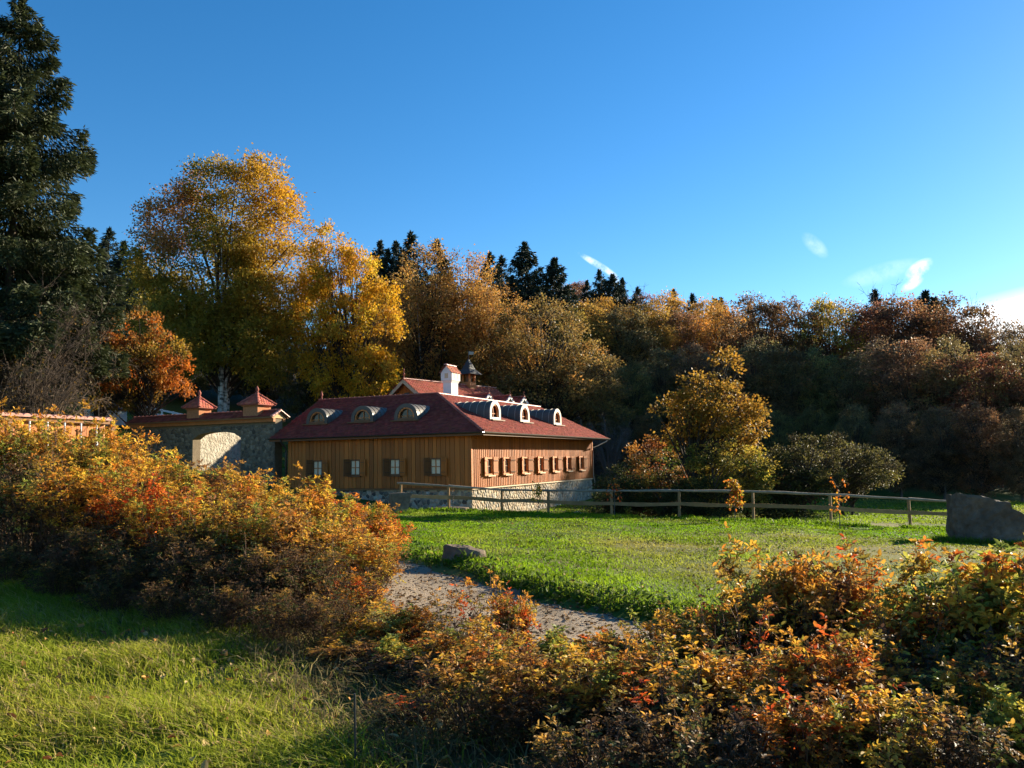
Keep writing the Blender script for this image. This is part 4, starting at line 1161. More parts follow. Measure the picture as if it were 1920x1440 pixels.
# --- bright yellow maple to its right
ML = [(-1.4, 0, 14.6, 2.0, 2.2, 3.0), (1.4, 0, 13.0, 2.2, 2.2, 2.4), (-2.8, .3, 11, 2.2, 2.2, 2.8), (3.6, -.3, 11.4, 1.7, 1.8, 1.5), (4.6, -.3, 9.6, 1.3, 1.4, 1.0), (.3, -1, 9.6, 2.8, 2.4, 1.9), (2.4, -1, 5.6, 2.5, 2.2, 2.0), (-2.0, -.5, 6.4, 2.2, 2, 1.8), (.8, -1, 3.2, 2.2, 1.8, 1.2), (3.4, -.6, 7.4, 1.5, 1.5, 1.0)]
mm = tree_meshes('maple', 22, 17.6, ML, 330, 38000, .19, [(5, (.62, .34, .022)), (2, GOLD), (1, YEL), (1, (.40, .24, .03))], (.35, .85), .22, 2, limb=110, bark='birch_bark', shell=.5)
sc, loc = top_scale(640, 415, 70.0, 17.6); loc = base_at(648, 70.0, 600)
plant('maple_tree', mm, loc, 'bright yellow maple between the aspen and the brown birches', 'tree', scale=sc * .78, sz=sc)

# --- tan birches and the round beech behind the house
BL = [(0, 0, 16, 2.6, 2.6, 4), (-2.6, 0, 12, 3, 3, 4.6), (2.5, 0, 12.5, 3, 3, 4.4), (0, -1.5, 9, 4.2, 3.4, 4.5), (-3.4, -.5, 6, 3, 3, 3.2), (3.4, -.5, 6.5, 3, 3, 3.4), (0, -1, 4, 3.6, 3, 2)]
birch = tree_meshes('birch', 23, 20, BL, 560, 46000, .19, [(3, (.42, .23, .06)), (2, (.48, .27, .065)), (2, (.33, .18, .055)), (1, (.27, .18, .05))], (.4, .95), .22, 2, droop=.8, limb=200, bark='birch_bark', shell=.5, flat=1.1)
DL = [(0, 0, 10, 4.2, 4, 4.2), (-3, 0, 8, 3.4, 3.2, 3.4), (3.2, 0, 7, 3.4, 3.2, 3.4), (0, -2, 5.5, 5, 3.4, 3.2), (4.4, -.5, 4.4, 2.4, 2.4, 2.4), (-3.8, -.5, 4.4, 2.6, 2.4, 2.6)]
beech = tree_meshes('beech', 24, 14.2, DL, 620, 46000, .17, [(3, (.22, .15, .045)), (2, (.28, .175, .05)), (2, (.17, .12, .045)), (1, (.38, .20, .05))], (.35, .85), .24, 1, limb=260, bark='grey_bark', shell=.55)
for px, py, Y, rz, c, lab in [(800, 455, 82, 0, (1, 1, 1), 'tall tan birch rising directly behind the rear house gable'), (880, 470, 84, 1.9, (1.05, .98, .9), 'sandy brown birch right of the tallest birch, above the belfry'), (935, 535, 80, 3.6, (.95, .9, .85), 'lower tan birch beside the round brownish beech')]:
    sc, loc = top_scale(px, py, Y, 19.8); plant('birch_tree', birch, loc, lab, 'tree', 'tan birches behind the house', sc, rz, c)
sc, loc = top_scale(1015, 560, 76, 14.2)
plant('beech_tree', beech, loc, 'wide round olive brown beech above the right end of the house roof', 'tree', scale=sc)

# --- orange tree on the left
def orange_col(p, c, rng):
    k = np.clip((p[:, 0] - .4) / 1.6, 0, 1)[:, None] * (p[:, 2] < 4.2)[:, None]
    top_ = (p[:, 2] > 4.6)[:, None] * (rng.random((len(p), 1)) > .55)
    k = np.maximum(k, top_ * .8)
    k = k * .75
    return c * (1 - k) + np.array((.52, .15, .022)) * k * rng.uniform(.85, 1.15, (len(p), 1))
OL = [(0, 0, 5.2, 1.8, 1.6, 1.6), (-1.6, 0, 4.4, 1.6, 1.5, 1.5), (1.5, 0, 4.2, 1.4, 1.4, 1.5), (2.5, -.2, 3.3, 1.0, .9, 1.2), (0, -.5, 3.2, 2.2, 1.6, 1.4), (-1.5, 0, 2.6, 1.5, 1.4, 1.2)]
mm = tree_meshes('orange_tree', 25, 6.6, OL, 170, 13000, .14, [(3, (.27, .15, .035)), (1, ORANGE), (3, (.19, .13, .03)), (1, (.40, .24, .03))], (.22, .5), .12, 2, colfun=orange_col, limb=70)
sc, loc = top_scale(250, 572, 54, 6.7); loc = base_at(262, 54, 650)
plant('cherry_tree', mm, loc, 'small tree with vivid orange red leaves below the spruce', 'tree', scale=sc * .8, sz=sc)

# --- garden trees behind the fence
def walnut():
    L_ = [(.8, 0, 5.3, 1.9, 1.8, 1.5), (-.6, 0, 5.0, 1.3, 1.4, 1.3), (2.4, 0, 4.7, 1.4, 1.4, 1.5), (1.9, 0, 7.0, .75, .8, 1.5), (.2, -.3, 6.3, .7, .8, .9), (3.0, 0, 4.7, .9, 1.0, .9), (1.2, -.5, 4.7, 1.3, 1.3, .7)]
    return tree_meshes('walnut', 26, 8.4, L_, 210, 9800, .15, [(3, (.34, .19, .03)), (2, (.42, .22, .03)), (2, (.22, .14, .03)), (1, (.16, .09, .03))], (.2, .5), .24, 1, limb=120, shell=.3)
sc, loc = top_scale(1375, 648, 38.6, 8.5)
loc = base_at(1298, 38.6)
mm = walnut(); plant('walnut_tree', mm, loc, 'amber leaved tree with stout dark trunk behind the middle of the fence', 'tree', scale=sc)
GL = [(0, 0, 2.2, 1.5, 1.3, 1.5), (-.8, 0, 1.6, 1.0, 1, 1.1), (.9, 0, 1.7, 1.0, 1, 1.1), (0, -.2, 1.0, 1.5, 1.2, .7)]
gold_shrub = tree_meshes('gold_shrub', 27, 3.6, GL, 150, 15000, .085, [(3, (.34, .25, .04)), (2, (.42, .30, .04)), (2, (.20, .165, .035)), (1, GRN)], (.2, .42), .07, 2, limb=60)
sc, loc = top_scale(1355, 800, 37.4, 3.7)
plant('large_shrub', gold_shrub, loc, 'rounded yellow olive shrub right of the stout dark trunk', 'shrub', 'garden shrubs behind the fence', sc)
red_shrub = tree_meshes('red_shrub', 28, 3.0, [(0, 0, 1.9, .95, .9, 1.0), (-.6, 0, 1.4, .8, .8, .8), (.6, 0, 1.3, .8, .8, .8)], 90, 9000, .08, [(2, (.30, .10, .03)), (2, (.34, .15, .03)), (2, (.16, .10, .03)), (1, GRN)], (.18, .36), .05, 3, limb=40)
sc, loc = top_scale(1225, 818, 39.5, 2.95)
plant('large_shrub', red_shrub, loc, 'rust red shrub left of the stout dark trunk, near the house', 'shrub', 'garden shrubs behind the fence', sc)
green_shrub = tree_meshes('green_shrub', 29, 2.0, [(0, 0, 1.1, 1.1, 1, .8), (-.8, 0, .8, .8, .8, .7), (.9, 0, .8, .9, .8, .7), (0, -.4, .5, 1.4, 1, .5)], 90, 9000, .075, [(3, (.055, .065, .02)), (2, (.08, .09, .022)), (1, (.13, .12, .03)), (1, DBRN)], (.16, .34), .04, 3, limb=40)
for px, py, Y, s2, c, lab in [(1172, 868, 38.5, 1, (1, 1, 1), 'low dark green shrub just right of the house downpipe'), (1245, 880, 37.5, 1, (1.2, 1, .8), 'dark bushy shrub in front of the rust red one'), (1300, 892, 36.6, 1, (.8, .8, .8), 'dark low shrub below the stout tree trunk'), (1425, 850, 39.0, 1, (.9, .8, .8), 'dark twiggy shrub between the yellow shrub and the apple trees')]:
    sc, loc = top_scale(px, py, Y, 1.95); plant('garden_shrub', green_shrub, loc, lab, 'shrub', 'garden shrubs behind the fence', sc, s2 + px, c)
APL = [(0, 0, 2.9, 1.7, 1.5, 1.1), (-1.4, 0, 2.5, 1.2, 1.2, 1.0), (1.4, 0, 2.4, 1.3, 1.2, 1.0), (0, -.4, 2.0, 2.1, 1.4, .8), (.5, 0, 3.7, .6, .6, .7)]
apple = tree_meshes('apple', 30, 4.3, APL, 210, 14000, .085, [(3, (.075, .07, .028)), (2, (.11, .095, .03)), (3, (.05, .042, .022)), (1, (.17, .145, .04))], (.16, .38), .13, 2, limb=140, shell=.35)
for px, py, Y, rz, k, lab in [(1488, 815, 39.5, .3, 1.0, 'greyish green apple tree with forked dark trunk behind the fence'), (1585, 812, 41.5, 2.4, 1.02, 'spreading apple tree furthest right of the garden trees')]:
    sc, loc = top_scale(px, py, Y, 4.3); plant('apple_tree', apple, loc, lab, 'tree', 'apple trees behind the fence', sc, rz, (1, 1, .95))

# --- leafless shrubs and trees: nothing but fine twigs
def bare_meshes(name, seed, H, spread, nmain, ntw, trunk_r, lean=0.0, pal=None, leaves=0):
    rng = np.random.default_rng(seed)
    t = Acc()
    ang = rng.uniform(0, 2 * np.pi, nmain); st = np.c_[.15 * np.cos(ang), .15 * np.sin(ang), np.full(nmain, -.2)]
    r_ = rng.uniform(.25, 1, nmain) * spread
    en = np.c_[r_ * np.cos(ang) + lean, r_ * np.sin(ang), H * rng.uniform(.45, 1, nmain) * (1 - .25 * (r_ / spread) ** 2)]
    mid = st * .5 + en * .5 + np.c_[-.2 * r_ * np.cos(ang), -.2 * r_ * np.sin(ang), .15 * H * np.ones(nmain)]
    mp = bez(st, mid, en, 9); t.add(*tubes(mp, trunk_r * rng.uniform(.5, 1, nmain)[:, None] * np.linspace(1, .12, 9)[None], 5))
    k = rng.integers(0, nmain, ntw); i = rng.integers(2, 9, ntw); s0 = mp[k, i]
    out_ = unit_rows(s0 - np.array([0, 0, H * .35])); d = unit_rows(out_ + rng.standard_normal((ntw, 3)) * .7)
    L_ = rng.uniform(.3, 1.0, ntw)[:, None] * H * .17
    e1 = s0 + d * L_; tp = bez(s0, s0 + d * L_ * .5 + rng.standard_normal((ntw, 3)) * .06, e1, 4)
    t.add(*tubes(tp, (.006 + .0035 * H / 4) * np.linspace(1, .35, 4)[None].repeat(ntw, 0), 3))
    n2 = ntw * 5; k2 = rng.integers(0, ntw, n2); i2 = rng.integers(1, 4, n2); s2 = tp[k2, i2]
    d2 = unit_rows(d[k2] + rng.standard_normal((n2, 3)) * .8); L2 = rng.uniform(.3, 1, n2)[:, None] * H * .085
    t.add(*tubes(bez(s2, s2 + d2 * L2 * .5, s2 + d2 * L2 + rng.standard_normal((n2, 3)) * .03, 3), (.004 + .002 * H / 4) * np.array([[1, .7, .4]]).repeat(n2, 0), 3))
    me = t.mesh(name, True); me.materials.append(M['twig'])
    res = [me]
    if leaves:
        q = rng.integers(0, n2, leaves); a = Acc(); pos = s2[q] + d2[q] * L2[q]
        V, F = leaf_cards(pos, d2[q] + rng.standard_normal((leaves, 3)) * .6, rng.uniform(.07, .12, leaves), .07, rng)
        a.add(V, F, np.repeat(pick(rng, pal, leaves), 4, 0)); m2 = a.mesh(name + '_leaves'); m2.materials.append(M['leaf']); res.append(m2)
    return res
bareA = bare_meshes('bare_tree', 31, 6.5, 3.4, 26, 640, .09)
bareB = bare_meshes('bare_shrub', 32, 5.0, 3.0, 30, 600, .05, leaves=1500, pal=[(2, (.16, .13, .04)), (1, (.25, .16, .04))])
BT = [(40, 500, 43.5, 0, 0, 'tall bare grey tree in front of the big spruce'), (95, 560, 46, 1, 1.4, 'twiggy olive brown shrub tree under the spruce'), (190, 640, 55, 0, 2.6, 'leafless fruit tree with dark forked trunk above the white shed'), (280, 672, 57, 0, 4.0, 'low spreading leafless tree behind the left end of the gate wall'), (-20, 600, 42, 1, 5.0, 'bare twiggy tree cut by the left edge of the picture'), (70, 640, 43, 0, 3.3, 'grey leafless tree behind the board wall')]
for px, py, Y, v, rz, lab in BT:
    H = (6.5, 5.0)[v]; sc, loc = top_scale(px, py, Y, H)
    plant('bare_tree', (bareA, bareB)[v], loc, lab, 'tree', 'leafless trees under the spruce', sc * .82, rz, (.75, .65, .55) if v else (.45, .40, .36), ('branches', 'leaves'), sz=sc)
sc, loc = top_scale(1140, 770, 67, 6.5)
plant('bare_tree', bareA, loc, 'thin leafless tree just right of the house eave', 'tree', scale=sc, rz=.8, color=(.8, .8, .8), parts=('branches',))

for i, (px, py, Y) in enumerate([(1655, 540, 92), (1845, 590, 84), (1480, 560, 96), (1795, 566, 88), (1215, 540, 118)]):
    sc, loc = top_scale(px, py, Y, 6.5)
    plant('bare_tree', bareA, loc, ['leafless tree top on the skyline beside the small spruce tip', 'leafless tree top where the right skyline drops to the bright cloud', 'leafless tree top over the left part of the russet wood', 'leafless tree top right of the last spruce tips', 'leafless tree top above the ochre trees on the hill'][i], 'tree', 'leafless tree tops on the skyline', sc * .55, px, (.5, .42, .38), ('branches',), sz=sc)
# --- conifers
def spruce_meshes(name, seed, H, base_r, nwh, per, twig, needles, col, z0=.06, hang=1.0):
    """whorls of drooping boughs with upturned tips, hung with twigs"""
    rng = np.random.default_rng(seed)
    t = Acc(); a = Acc()
    tr = np.array([[(0, 0, -.3), (0, 0, H * .5), (0, 0, H)]], float)
    t.add(*tubes(bez(tr[:, 0], tr[:, 1], tr[:, 2], 8), (H * .014 * np.linspace(1, .06, 8))[None], 8))
    nb = nwh * per
    f_ = np.repeat(np.linspace(z0, .985, nwh) ** .92, per) + rng.normal(0, .006, nb)
    an = rng.uniform(0, 2 * np.pi, nb)
    prof = np.clip((1 - f_), .015, 1) ** .74 * np.clip((f_ + .12) / .25, .6, 1)
    L_ = base_r * prof * rng.uniform(.68, 1.14, nb)
    st = np.c_[np.zeros(nb), np.zeros(nb), f_ * H]
    od = np.c_[np.cos(an), np.sin(an), np.zeros(nb)]
    up = np.where(f_ > .8, .45, np.where(f_ > .55, .05, -.25))
    mid = st + od * (L_ * .55)[:, None] + np.c_[np.zeros((nb, 2)), L_ * (up * .6 + .06)]
    en = st + od * L_[:, None] + np.c_[np.zeros((nb, 2)), L_ * (up + .13)]
    bp = bez(st, mid, en, 7)
    t.add(*tubes(bp, (.008 + .006 * L_)[:, None] * np.linspace(1, .2, 7)[None], 4))
    w = L_ ** 1.35; k = rng.choice(nb, needles, p=w / w.sum())
    u = 1 - rng.random(needles) ** 1.5 * .9
    i = u * 6; i0 = np.minimum(i.astype(int), 5); fr = (i - i0)[:, None]
    p = bp[k, i0] * (1 - fr) + bp[k, i0 + 1] * fr
    side = np.c_[-np.sin(an[k]), np.cos(an[k]), np.zeros(needles)] * rng.choice([-1, 1], needles)[:, None]
    lat = rng.random(needles)[:, None] ** 1.2 * (L_[k] * .24 * (1.1 - u * .75))[:, None]
    hg = rng.random(needles)[:, None] ** 1.4 * hang * np.minimum(.75, .13 * L_[k] + .12)[:, None]
    p = p + side * lat + np.array([0, 0, -1.0]) * hg + rng.standard_normal((needles, 3)) * .05
    d = side * .45 + od[k] * .6 + np.array([0, 0, -1.0]) * (1 - .75 * u[:, None]) + rng.standard_normal((needles, 3)) * .34
    ln = twig * rng.uniform(.6, 1.35, needles)
    V, F = leaf_cards(p, d, ln, ln * rng.uniform(.18, .30, needles), rng)
    c = np.array(col)[None] * rng.uniform(.6, 1.45, (needles, 1)) * np.where(u > .85, 1.25, 1.0)[:, None]
    a.add(V, F, np.repeat(c, 4, 0))
    # leader
    q = 160; zz = rng.uniform(.93, 1.0, q); pp = np.c_[rng.standard_normal((q, 2)) * .04 * (1.03 - zz)[:, None] * 20 * base_r / 6, zz * H]
    V, F = leaf_cards(pp, np.c_[rng.standard_normal((q, 2)) * .6, np.full(q, .8)], twig * 1.2, twig * .4, rng); a.add(V, F, np.tile(col, (q * 4, 1)))
    tm = t.mesh(name + '_trunk', True); tm.materials.append(M['bark']); cm_ = a.mesh(name + '_crown'); cm_.materials.append(M['needle'])
    return tm, cm_
big = spruce_meshes('spruce', 33, 23, 7.0, 34, 6, .31, 145000, (.038, .046, .017), z0=.17, hang=1.6)
sc, loc = top_scale(28, 0, 47.0, 22.9)
loc = base_at(20, 47.0, 500)
plant('spruce_tree', big, loc, 'huge dark green spruce with drooping boughs at the left edge', 'tree', scale=sc)
far1 = spruce_meshes('far_spruce', 34, 20, 6.6, 34, 7, .55, 38000, (.022, .032, .02), z0=.15, hang=1.0)
far2 = spruce_meshes('slim_spruce', 35, 20, 5.0, 34, 6, .5, 30000, (.024, .034, .02), hang=1.0)
ORD = ['first', 'second', 'third', 'fourth', 'fifth', 'sixth', 'seventh', 'eighth', 'ninth', 'tenth', 'eleventh', 'twelfth', 'thirteenth', 'fourteenth', 'fifteenth', 'sixteenth', 'seventeenth', 'eighteenth', 'nineteenth', 'twentieth']
def conifer_row(rows, phrase, group):
    rows = sorted(rows)
    for i, (px, py, Y, v) in enumerate(rows):
        sc, loc = top_scale(px, py, Y, 20); k = (far1, far2)[v]
        k_ = max(sc, .45)
        plant('spruce_tree', k, loc, phrase % ORD[i], 'tree', group, k_ * (1.0 if sc > .5 else 1), px * 1.7, (1, 1, 1), sz=sc)
conifer_row([(712, 455, 112, 1), (727, 470, 108, 1), (743, 456, 114, 1), (770, 438, 110, 1), (757, 480, 106, 0), (700, 500, 104, 0), (820, 452, 112, 1)], 'dark spruce on the crest between yellow maple and birches, %s from the left', 'spruces between the maple and the birches')
conifer_row([(918, 476, 116, 1), (940, 482, 118, 1), (984, 458, 112, 0), (960, 520, 106, 0), (1040, 487, 110, 0), (1010, 540, 104, 0), (1100, 528, 142, 1), (1124, 508, 138, 1), (1148, 516, 136, 0), (1166, 524, 140, 1), (1195, 540, 136, 1), (1262, 545, 130, 1)], 'dark spruce on the hill crest right of the birches, %s from the left', 'spruces on the hill crest')
conifer_row([(1298, 553, 122, 1), (1340, 562, 120, 0), (1352, 560, 124, 1), (1405, 570, 118, 1), (1640, 546, 112, 1), (1735, 548, 112, 0), (1752, 560, 110, 0)], 'dark spruce tip poking out of the russet wood, %s from the left', 'spruce tips in the russet wood')
conifer_row([(232, 455, 80, 1), (262, 470, 84, 1), (205, 430, 96, 1), (150, 470, 92, 0), (60, 480, 88, 0), (105, 500, 84, 1), (300, 520, 90, 0)], 'dark spruce in the gap between big spruce and aspen, %s from the left', 'dark spruces behind the big spruce')

# --- broadleaf wood on the hill and along the right
FL = [[(0, 0, 12, 3.2, 3.2, 4), (-2.6, 0, 8.6, 2.8, 2.8, 3.4), (2.8, 0, 9, 2.8, 2.8, 3.6), (0, -1.5, 6.5, 4, 3.2, 3.6), (0, 0, 3.4, 3.6, 3, 2.4)],
      [(0, 0, 10.5, 4, 3.8, 4.6), (-3, .5, 7, 2.8, 2.8, 3.4), (3.2, -.5, 7.2, 3, 2.8, 3.4), (0, -1, 4, 4.4, 3.4, 3)],
      [(-.5, 0, 13, 2.2, 2.2, 3), (1, 0, 10.5, 2.6, 2.4, 3.4), (-1.8, 0, 9, 2.4, 2.4, 3.2), (0, 0, 6, 3, 2.8, 3.2), (0, 0, 3, 2.8, 2.6, 2)]]
FPAL = [(3, (.5, .5, .5)), (2, (.62, .58, .5)), (2, (.38, .38, .38)), (1, (.75, .62, .45))]
forest = [tree_meshes('wood_tree%d' % i, 50 + i, 16, FL[i], 420, 27000, .205, FPAL, (.4, .95), .24, 1, limb=170, bark='grey_bark', shell=.55) for i in range(3)]
RUSSET, COPPER, OCHRE, MUD, DKOL = (.24, .12, .075), (.50, .25, .07), (.46, .29, .07), (.27, .18, .10), (.20, .17, .08)
def wood_row(rows, phrase, group, H=15.6):
    for i, (px, py, Y, v, c) in enumerate(sorted(rows)):
        sc, loc = top_scale(px, py, Y, H); rnd_ = random.Random(px)
        wid = sc * rnd_.uniform(.78, 1.15)
        hue = rnd_.random(); c = np.array(c) * rnd_.uniform(.8, 1.25) * 1.6 * (np.array((1.0, 1.15, .9)) if hue < .3 else np.array((1.08, .88, .85)) if hue > .75 else 1.0); sc *= rnd_.uniform(.94, 1.05)
        plant('woodland_tree', forest[v], loc, phrase % ORD[i], 'tree', group, wid, rnd_.uniform(0, 6), tuple(c), sz=sc)
wood_row([(1070, 585, 98, 0, OCHRE), (1100, 570, 100, 2, OCHRE), (1128, 556, 104, 1, COPPER), (1165, 575, 102, 0, MUD), (1192, 560, 108, 1, COPPER), (1220, 570, 104, 0, OCHRE), (1245, 562, 110, 2, COPPER), (1275, 575, 106, 1, MUD), (1318, 570, 112, 2, COPPER), (1352, 585, 104, 0, OCHRE), (1385, 592, 106, 1, MUD)],
         'autumn tree on the hillside right of the beech, %s from the left', 'ochre trees on the hillside')
wood_row([(1085, 530, 150, 1, RUSSET), (1205, 548, 150, 1, RUSSET), (1140, 545, 146, 1, RUSSET), (1065, 528, 156, 1, RUSSET)], 'far russet tree on the hill top, %s from the left', 'russet trees on the hill top')
wood_row([(1412, 575, 98, 0, RUSSET), (1445, 556, 96, 1, RUSSET), (1488, 572, 94, 0, RUSSET), (1545, 566, 92, 1, OCHRE), (1580, 572, 95, 0, RUSSET), (1625, 568, 90, 1, RUSSET), (1668, 572, 92, 0, RUSSET), (1705, 562, 89, 2, MUD), (1745, 575, 88, 1, RUSSET), (1785, 578, 87, 0, RUSSET), (1822, 598, 85, 1, RUSSET), (1862, 622, 83, 0, MUD), (1905, 618, 80, 2, MUD), (1950, 625, 78, 1, RUSSET)],
         'tall russet tree on the skyline of the right hand wood, %s from the left', 'russet trees along the right skyline')
wood_row([(1130, 660, 84, 1, DKOL), (1185, 690, 80, 0, DKOL), (1240, 650, 86, 1, DKOL), (1300, 640, 84, 0, MUD), (1360, 660, 82, 1, MUD), (1420, 650, 80, 0, DKOL), (1470, 660, 78, 1, DKOL), (1530, 655, 78, 0, DKOL), (1590, 660, 76, 1, DKOL), (1650, 650, 75, 0, MUD), (1710, 640, 72, 1, MUD), (1775, 650, 70, 0, MUD), (1840, 660, 68, 1, RUSSET), (1900, 655, 66, 0, MUD), (1960, 650, 64, 1, RUSSET)],
         'dark shaded tree in the front row of the right hand wood, %s from the left', 'shaded front row of the right hand wood')
wood_row([(1150, 760, 74, 1, DKOL), (1215, 770, 71, 0, DKOL), (1290, 765, 70, 1, DKOL), (1370, 760, 69, 0, DKOL), (1450, 765, 68, 1, DKOL), (1520, 770, 66, 0, DKOL), (1600, 760, 64, 1, DKOL), (1680, 755, 62, 0, MUD), (1760, 760, 60, 1, MUD), (1830, 760, 58, 0, MUD), (1905, 765, 56, 1, MUD)],
         'low dark edge tree at the foot of the right hand wood, %s from the left', 'low edge trees of the right hand wood')
wood_row([(690, 560, 96, 1, OCHRE), (740, 590, 92, 0, MUD), (590, 535, 88, 1, DKOL), (500, 550, 90, 0, DKOL), (345, 560, 88, 1, DKOL), (280, 580, 86, 0, MUD), (430, 540, 92, 1, DKOL), (650, 640, 84, 0, DKOL), (720, 660, 86, 1, DKOL)],
         'dark tree filling the shade behind aspen and maple, %s from the left', 'shaded trees behind the aspen and maple')

# ------------------------------------------------------------------ rose shrubs of the foreground
def rose_meshes(name, seed, R_, H, canes, pal, low_pal, density=1.0, leaflet=.042, airy=0.0):
    """canes from one stool, branching near the top, with whorls of pinnate leaves"""
    rng = np.random.default_rng(seed)
    t = Acc(); a = Acc()
    n = canes
    an = rng.uniform(0, 2 * np.pi, n); rr = np.sqrt(rng.random(n))
    st = np.c_[.3 * R_ * rr * np.cos(an), .3 * R_ * rr * np.sin(an), np.full(n, -.06)]
    hh = H * (1 - (.42 - .2 * airy) * rr ** 2.2) * rng.uniform(.6 - .12 * airy, 1.04 + .1 * airy, n)
    en = np.c_[R_ * rr * np.cos(an), R_ * rr * np.sin(an), hh] + rng.standard_normal((n, 3)) * .05
    mid = st * .45 + en * .55; mid[:, :2] -= .2 * (en - st)[:, :2]; mid[:, 2] += .1 * H
    cp = bez(st, mid, en, 8)
    t.add(*tubes(cp, rng.uniform(.0045, .0085, n)[:, None] * np.linspace(1, .35, 8)[None], 4))
    # side shoots
    m = int(n * (5 - (1.2 if R_ > .6 else 2.2) * airy)); k = rng.integers(0, n, m); u = rng.uniform(.42 + .1 * airy, .97, m); i = u * 7; i0 = np.minimum(i.astype(int), 6); f_ = (i - i0)[:, None]
    s0 = cp[k, i0] * (1 - f_) + cp[k, i0 + 1] * f_
    out_ = unit_rows(en[k] * np.array([1, 1, .4]))
    d = unit_rows(out_ * .6 + rng.standard_normal((m, 3)) * .55 + np.array([0, 0, .65]))
    L_ = rng.uniform(.09, .28, m)[:, None] * (.75 + .25 * H) * (1.25 - .6 * u)[:, None]
    wild = rng.random(m) < .12 * airy; L_[wild] *= 2.0; d[wild] = unit_rows(d[wild] * .4 + np.array([0, 0, 1.0]))
    sp = bez(s0, s0 + d * L_ * .5 + rng.standard_normal((m, 3)) * .02, s0 + d * L_ + np.array([0, 0, .02]), 4)
    t.add(*tubes(sp, np.full((m, 1), .0035) * np.linspace(1, .4, 4)[None], 3))
    # tips carry tufts: cane tips and shoot tips
    tips = np.concatenate([cp[:, -1], sp[:, -1]]); tdir = np.concatenate([unit_rows(cp[:, -1] - cp[:, -2]), unit_rows(sp[:, -1] - sp[:, -2])])
    prev = np.concatenate([cp[:, -2], sp[:, 1]])
    NT = len(tips)
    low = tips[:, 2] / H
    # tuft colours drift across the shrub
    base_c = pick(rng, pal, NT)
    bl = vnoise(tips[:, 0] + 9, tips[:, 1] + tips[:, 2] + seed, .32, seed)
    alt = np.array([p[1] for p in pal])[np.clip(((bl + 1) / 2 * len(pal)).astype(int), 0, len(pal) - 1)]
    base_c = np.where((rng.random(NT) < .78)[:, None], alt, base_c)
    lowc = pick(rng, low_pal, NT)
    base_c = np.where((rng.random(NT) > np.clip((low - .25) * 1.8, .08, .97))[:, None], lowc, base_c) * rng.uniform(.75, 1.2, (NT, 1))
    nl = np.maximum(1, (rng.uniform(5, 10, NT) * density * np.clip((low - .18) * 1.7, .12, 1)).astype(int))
    ti = np.repeat(np.arange(NT), nl); NL = len(ti)
    w = rng.random(NL)[:, None] ** 1.3
    pos = tips[ti] * (1 - w * .75) + prev[ti] * (w * .75) + rng.standard_normal((NL, 3)) * .008
    rad = unit_rows(np.cross(tdir[ti], rng.standard_normal((NL, 3))))
    ax = unit_rows(rad * (.55 + .5 * w) + tdir[ti] * (.75 - .6 * w) + np.array([0, 0, .1]))
    rl = rng.uniform(.055, .105, NL) * (.8 + .35 * (1 - w[:, 0]))
    s_, nn = frames(ax, rng, np.array([0, 0, 1.0]))
    lc = base_c[ti] * rng.uniform(.8, 1.18, (NL, 1)) * (1 + .06 * rng.standard_normal((NL, 3)))
    P = []; D = []; Cc = []; Ls = []
    for frac, sd_, sc in ((1.0, 0, 1.15), (.72, 1, 1.0), (.72, -1, 1.0), (.42, 1, .85), (.42, -1, .85)):
        dr = np.array([0, 0, -1.0]) * (rl * frac * frac * .35)[:, None]
        P.append(pos + ax * (rl * frac)[:, None] + dr)
        D.append(ax * (1.0 if sd_ == 0 else .5) + s_ * sd_ * .85 + np.array([0, 0, -.22]) + rng.standard_normal((NL, 3)) * .14)
        Cc.append(lc * rng.uniform(.85, 1.15, (NL, 1))); Ls.append(np.full(NL, leaflet * sc))
    P = np.concatenate(P); D = np.concatenate(D); Cc = np.concatenate(Cc); Ls = np.concatenate(Ls) * rng.uniform(.7, 1.2, len(P))
    keep = rng.random(len(P)) < .93
    P, D, Cc, Ls = P[keep], D[keep], Cc[keep], Ls[keep]
    V, F = folded_leaves(P, D, Ls, Ls * rng.uniform(.5, .68, len(P)), rng, np.array([0, 0, 1.0]))
    a.add(V, F, np.repeat(Cc, 6, 0))
    # withered leaves hanging on the lower wood
    q = int(canes * 22 * density); k = rng.integers(0, n, q); u = rng.uniform(.12, .8, q); i = u * 7; i0 = np.minimum(i.astype(int), 6); f_ = (i - i0)[:, None]
    p = cp[k, i0] * (1 - f_) + cp[k, i0 + 1] * f_ + rng.standard_normal((q, 3)) * .05
    V, F = folded_leaves(p, rng.standard_normal((q, 3)) * .5 + np.array([0, 0, -.6]), rng.uniform(.025, .05, q), rng.uniform(.012, .026, q), rng, None, .4)
    a.add(V, F, np.repeat(pick(rng, low_pal, q) * rng.uniform(.7, 1.3, (q, 1)), 6, 0))
    tm = t.mesh(name + '_stems', True); tm.materials.append(M['cane']); lm = a.mesh(name + '_foliage'); lm.materials.append(M['leaf'])
    return tm, lm
P_GOLD = [(3, (.54, .29, .04)), (4, (.62, .40, .055)), (2, (.48, .20, .03)), (1, (.34, .24, .05)), (1, (.27, .27, .05)), (2, (.26, .13, .045))]
P_ORNG = [(4, (.52, .19, .03)), (1, (.50, .09, .02)), (4, (.54, .27, .04)), (1, (.26, .21, .04)), (2, (.30, .13, .04))]
P_GREEN = [(2, (.36, .34, .06)), (4, (.64, .48, .07)), (1, (.18, .20, .04)), (3, (.50, .28, .04)), (1, (.48, .14, .03))]
P_BROWN = [(4, (.20, .095, .04)), (2, (.38, .20, .05)), (3, (.56, .31, .045)), (1, (.20, .18, .04)), (1, (.46, .16, .03))]
